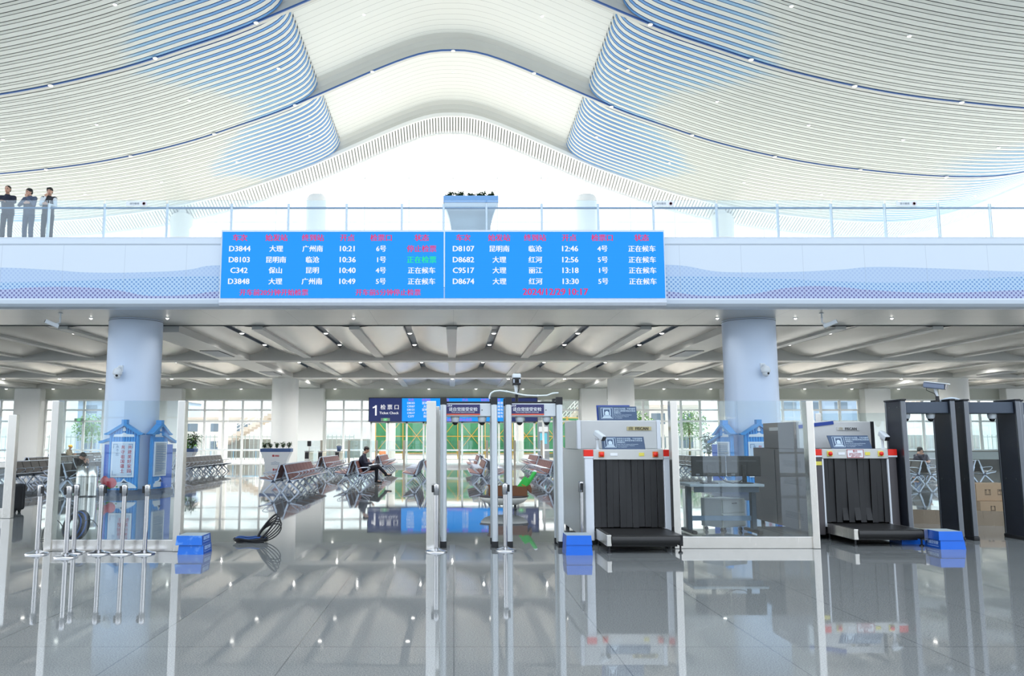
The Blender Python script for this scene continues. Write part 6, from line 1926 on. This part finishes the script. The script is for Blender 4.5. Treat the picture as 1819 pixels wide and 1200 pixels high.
for (a, b) in ((-46, -6.5), (6.6, 46)):
    f = MB().cyl((a, 0, 0.95), (b, 0, 0.95), 0.03, n=8)
    for i in range(int((b - a) / 1.6) + 1): f.cyl((a + 1.6 * i, 0, 0), (a + 1.6 * i, 0, 0.95), 0.022, n=6)
    f.build('rail', M_BLU, t)
for x, lb in ((-4.75, 'white round column outside the glass doors, beside the green scaffold and an orange sign'), (5.0, 'white round column outside, seen under the second silver arch'),
              (-11.2, 'white round column outside the windows behind the turnstiles'), (-17.5, 'white round column outside the windows above the grey bench')):
    t = thing('outdoor_column', lb, 'column', (x, 62.5, -0.02), 0, 'columns outside the windows')
    MB().lathe([(0.36, 0), (0.36, 5.6)], n=28).build('shaft', M_COLW, t)
t = thing('traffic_board', 'small orange hoarding sign leaning outside the doors by the white outdoor column', 'sign', (-5.15, 60.0, -0.02), 0.3)
MB().box(-0.25, 0.25, -0.02, 0.02, 0.05, 0.85).build('board', pbr('board_orange', (244, 150, 88), 0.5), t)
MB().bar((-0.2, 0.02, 0.8), (-0.2, 0.4, 0), 0.03, 0.03).bar((0.2, 0.02, 0.8), (0.2, 0.4, 0), 0.03, 0.03).build('prop', M_FEN, t)
t = thing('information_totem', 'lit cyan information totem outside the doors under the second silver arch', 'totem', (at(965, 760, 58)[0], 58.0, -0.02))
xq, zq = at(965, 776, 58); xq2, zq2 = at(965, 757, 58)
MB().box(-0.40, 0.40, -0.06, 0.2, 0, 3.3).build('pillar', pbr('totem_grey', (120, 128, 138), 0.4), t)
MB().box(-0.25, 0.25, -0.075, -0.06, 1.35, 2.1).build('cyan_face', glow('totem_cyan', (110, 214, 240), 1.0), t)
MB().box(-0.32, -0.02, -0.075, -0.06, 2.2, 2.55).box(0.02, 0.32, -0.075, -0.06, 2.2, 2.55).build('white_face', LED_WHITE, t)
def stair(label, x0, z0, x1, z1, y):
    t = thing('outdoor_stair', label, 'stairs', (0, y, 0))
    n = 22
    s = MB()
    for i in range(n):
        a, b = i / n, (i + 1) / n
        xa, xb = x0 + (x1 - x0) * a, x0 + (x1 - x0) * b
        z = z0 + (z1 - z0) * b
        s.box(min(xa, xb), max(xa, xb), -1.2, 1.2, z - 0.42, z)
    s.build('flight', M_PAVE, t)
    r = MB()
    for k in range(3):
        r.cyl((x0, -1.2, z0 + 0.35 + 0.33 * k), (x1, -1.2, z1 + 0.35 + 0.33 * k), 0.035, n=6)
    for i in range(0, n + 1, 2):
        a = i / n
        r.cyl((x0 + (x1 - x0) * a, -1.2, z0 + (z1 - z0) * a), (x0 + (x1 - x0) * a, -1.2, z0 + (z1 - z0) * a + 1.02), 0.03, n=6)
    r.build('handrail', M_MULL, t)
    MB().box(min(x0, x1) - 0.3, max(x0, x1) + 6, 1.3, 1.6, -0.02, z0 + 0.5).build('base_wall', pbr('stair_wall', (150, 156, 154), 0.7, var=0.1), t)
stair('white stair flight with rails rising outside behind the planter', -21.5, 1.2, -13.8, 5.6, 76.0)
stair('white stair flight rising outside, seen beside the light scanner and the second silver arch', 12.5, 5.6, 5.6 + 3.0, 1.4, 76.0)
stair('white stair flight outside, seen above the dark scanner hood', 38.0, 1.6, 46.0, 6.0, 80.0)
M_HILL = pbr('hillside_scrub', (186, 194, 190), 0.9, var=0.35, scale=0.35)
rnd = random.Random(12)
ph = [rnd.uniform(0, 6.28) for _ in range(6)]
def hz(x): return 13.5 + 2.6 * math.sin(x * 0.045 + ph[0]) + 1.2 * math.sin(x * 0.13 + ph[1]) + 0.5 * math.sin(x * 0.4 + ph[2])
hill = struct(MB().grid(lambda u, v: (-130 + 260 * u, 110 + 45 * v, hz(-130 + 260 * u) * (math.sin(v * PI / 2) ** 0.7) + 0.4 * math.sin(u * 130 + v * 30) * math.sin(v * 3.1)), 130, 24).build('hillside', M_HILL))
def building(label, x, y, w, d, h, mat, floors):
    t = thing('town_building', label, 'building', (x, y, -0.02))
    MB().box(-w / 2, w / 2, 0, d, 0, h).build('walls', mat, t)
    f = MB()
    nx = int(w / 2.6)
    for r_ in range(floors):
        for c_ in range(nx):
            xa = -w / 2 + w * (c_ + 0.25) / nx
            z = h * (r_ + 0.3) / floors
            f.box(xa, xa + w / nx * 0.5, -0.04, 0.02, z, z + h / floors * 0.45)
    f.build('window_row', pbr('town_glass', (96, 116, 132), 0.2), t)
    MB().box(-w / 2 - 0.2, w / 2 + 0.2, -0.2, d + 0.2, h, h + 0.25).build('roof_slab', M_PAVE, t)
M_TOWN1 = pbr('town_wall_white', (214, 214, 208), 0.8)
M_TOWN2 = pbr('town_wall_pink', (206, 184, 170), 0.8)
M_TOWN3 = pbr('town_wall_blue', (150, 172, 194), 0.8)
building('pale blue-grey block far outside behind the exit doors', -38, 96, 12, 8, 6.2, M_TOWN3, 3)
building('low white building outside beyond the grey bench window', -27, 94, 9, 7, 4.0, M_TOWN1, 2)
building('pinkish building outside the doors behind the green scaffold', 2, 92, 14, 7, 5.0, M_TOWN2, 2)
building('white-roofed building outside seen through the glass screen', 21, 90, 12, 8, 5.2, M_TOWN1, 2)
building('grey-blue block outside seen under the black arch header', 44, 96, 12, 8, 6.6, M_TOWN3, 3)
# a row of street trees beyond the fence
def tree(label, x, y, h, seed):
    t = thing('street_tree', label, 'tree', (x, y, -0.02), 0, 'street trees outside')
    rnd = random.Random(seed)
    MB().tube([(0, 0, 0), (0.1, 0, h * 0.35), (0, 0.1, h * 0.7)], 0.10, 8).build('trunk', M_STEM, t)
    lf = MB()
    for k in range(750):
        a, u = rnd.uniform(0, 6.28), rnd.uniform(-1, 1)
        r = (rnd.random() ** 0.4) * h * 0.36
        p = Vector((r * math.cos(a) * math.sqrt(1 - u * u), r * math.sin(a) * math.sqrt(1 - u * u), h * 0.66 + r * u * 0.9))
        leaf(lf, p, (math.cos(a + 1), math.sin(a + 1), rnd.uniform(-0.4, 0.5)), 0.34, 0.20, rnd)
    lf.build('crown', M_LEAF2, t)
for i, (x, y, h, lb) in enumerate(((16.0, 71.5, 4.2, 'street tree outside seen beside the light scanner through the glass screen'), (20.5, 71.5, 4.4, 'street tree outside seen above the monitors near the pavilion'),
                                   (-31.5, 71.5, 4.0, 'street tree outside the exit doors'), (27.5, 72.5, 3.8, 'street tree outside behind the black scanner hood'))):
    tree(lb, x, y, h, 30 + i)
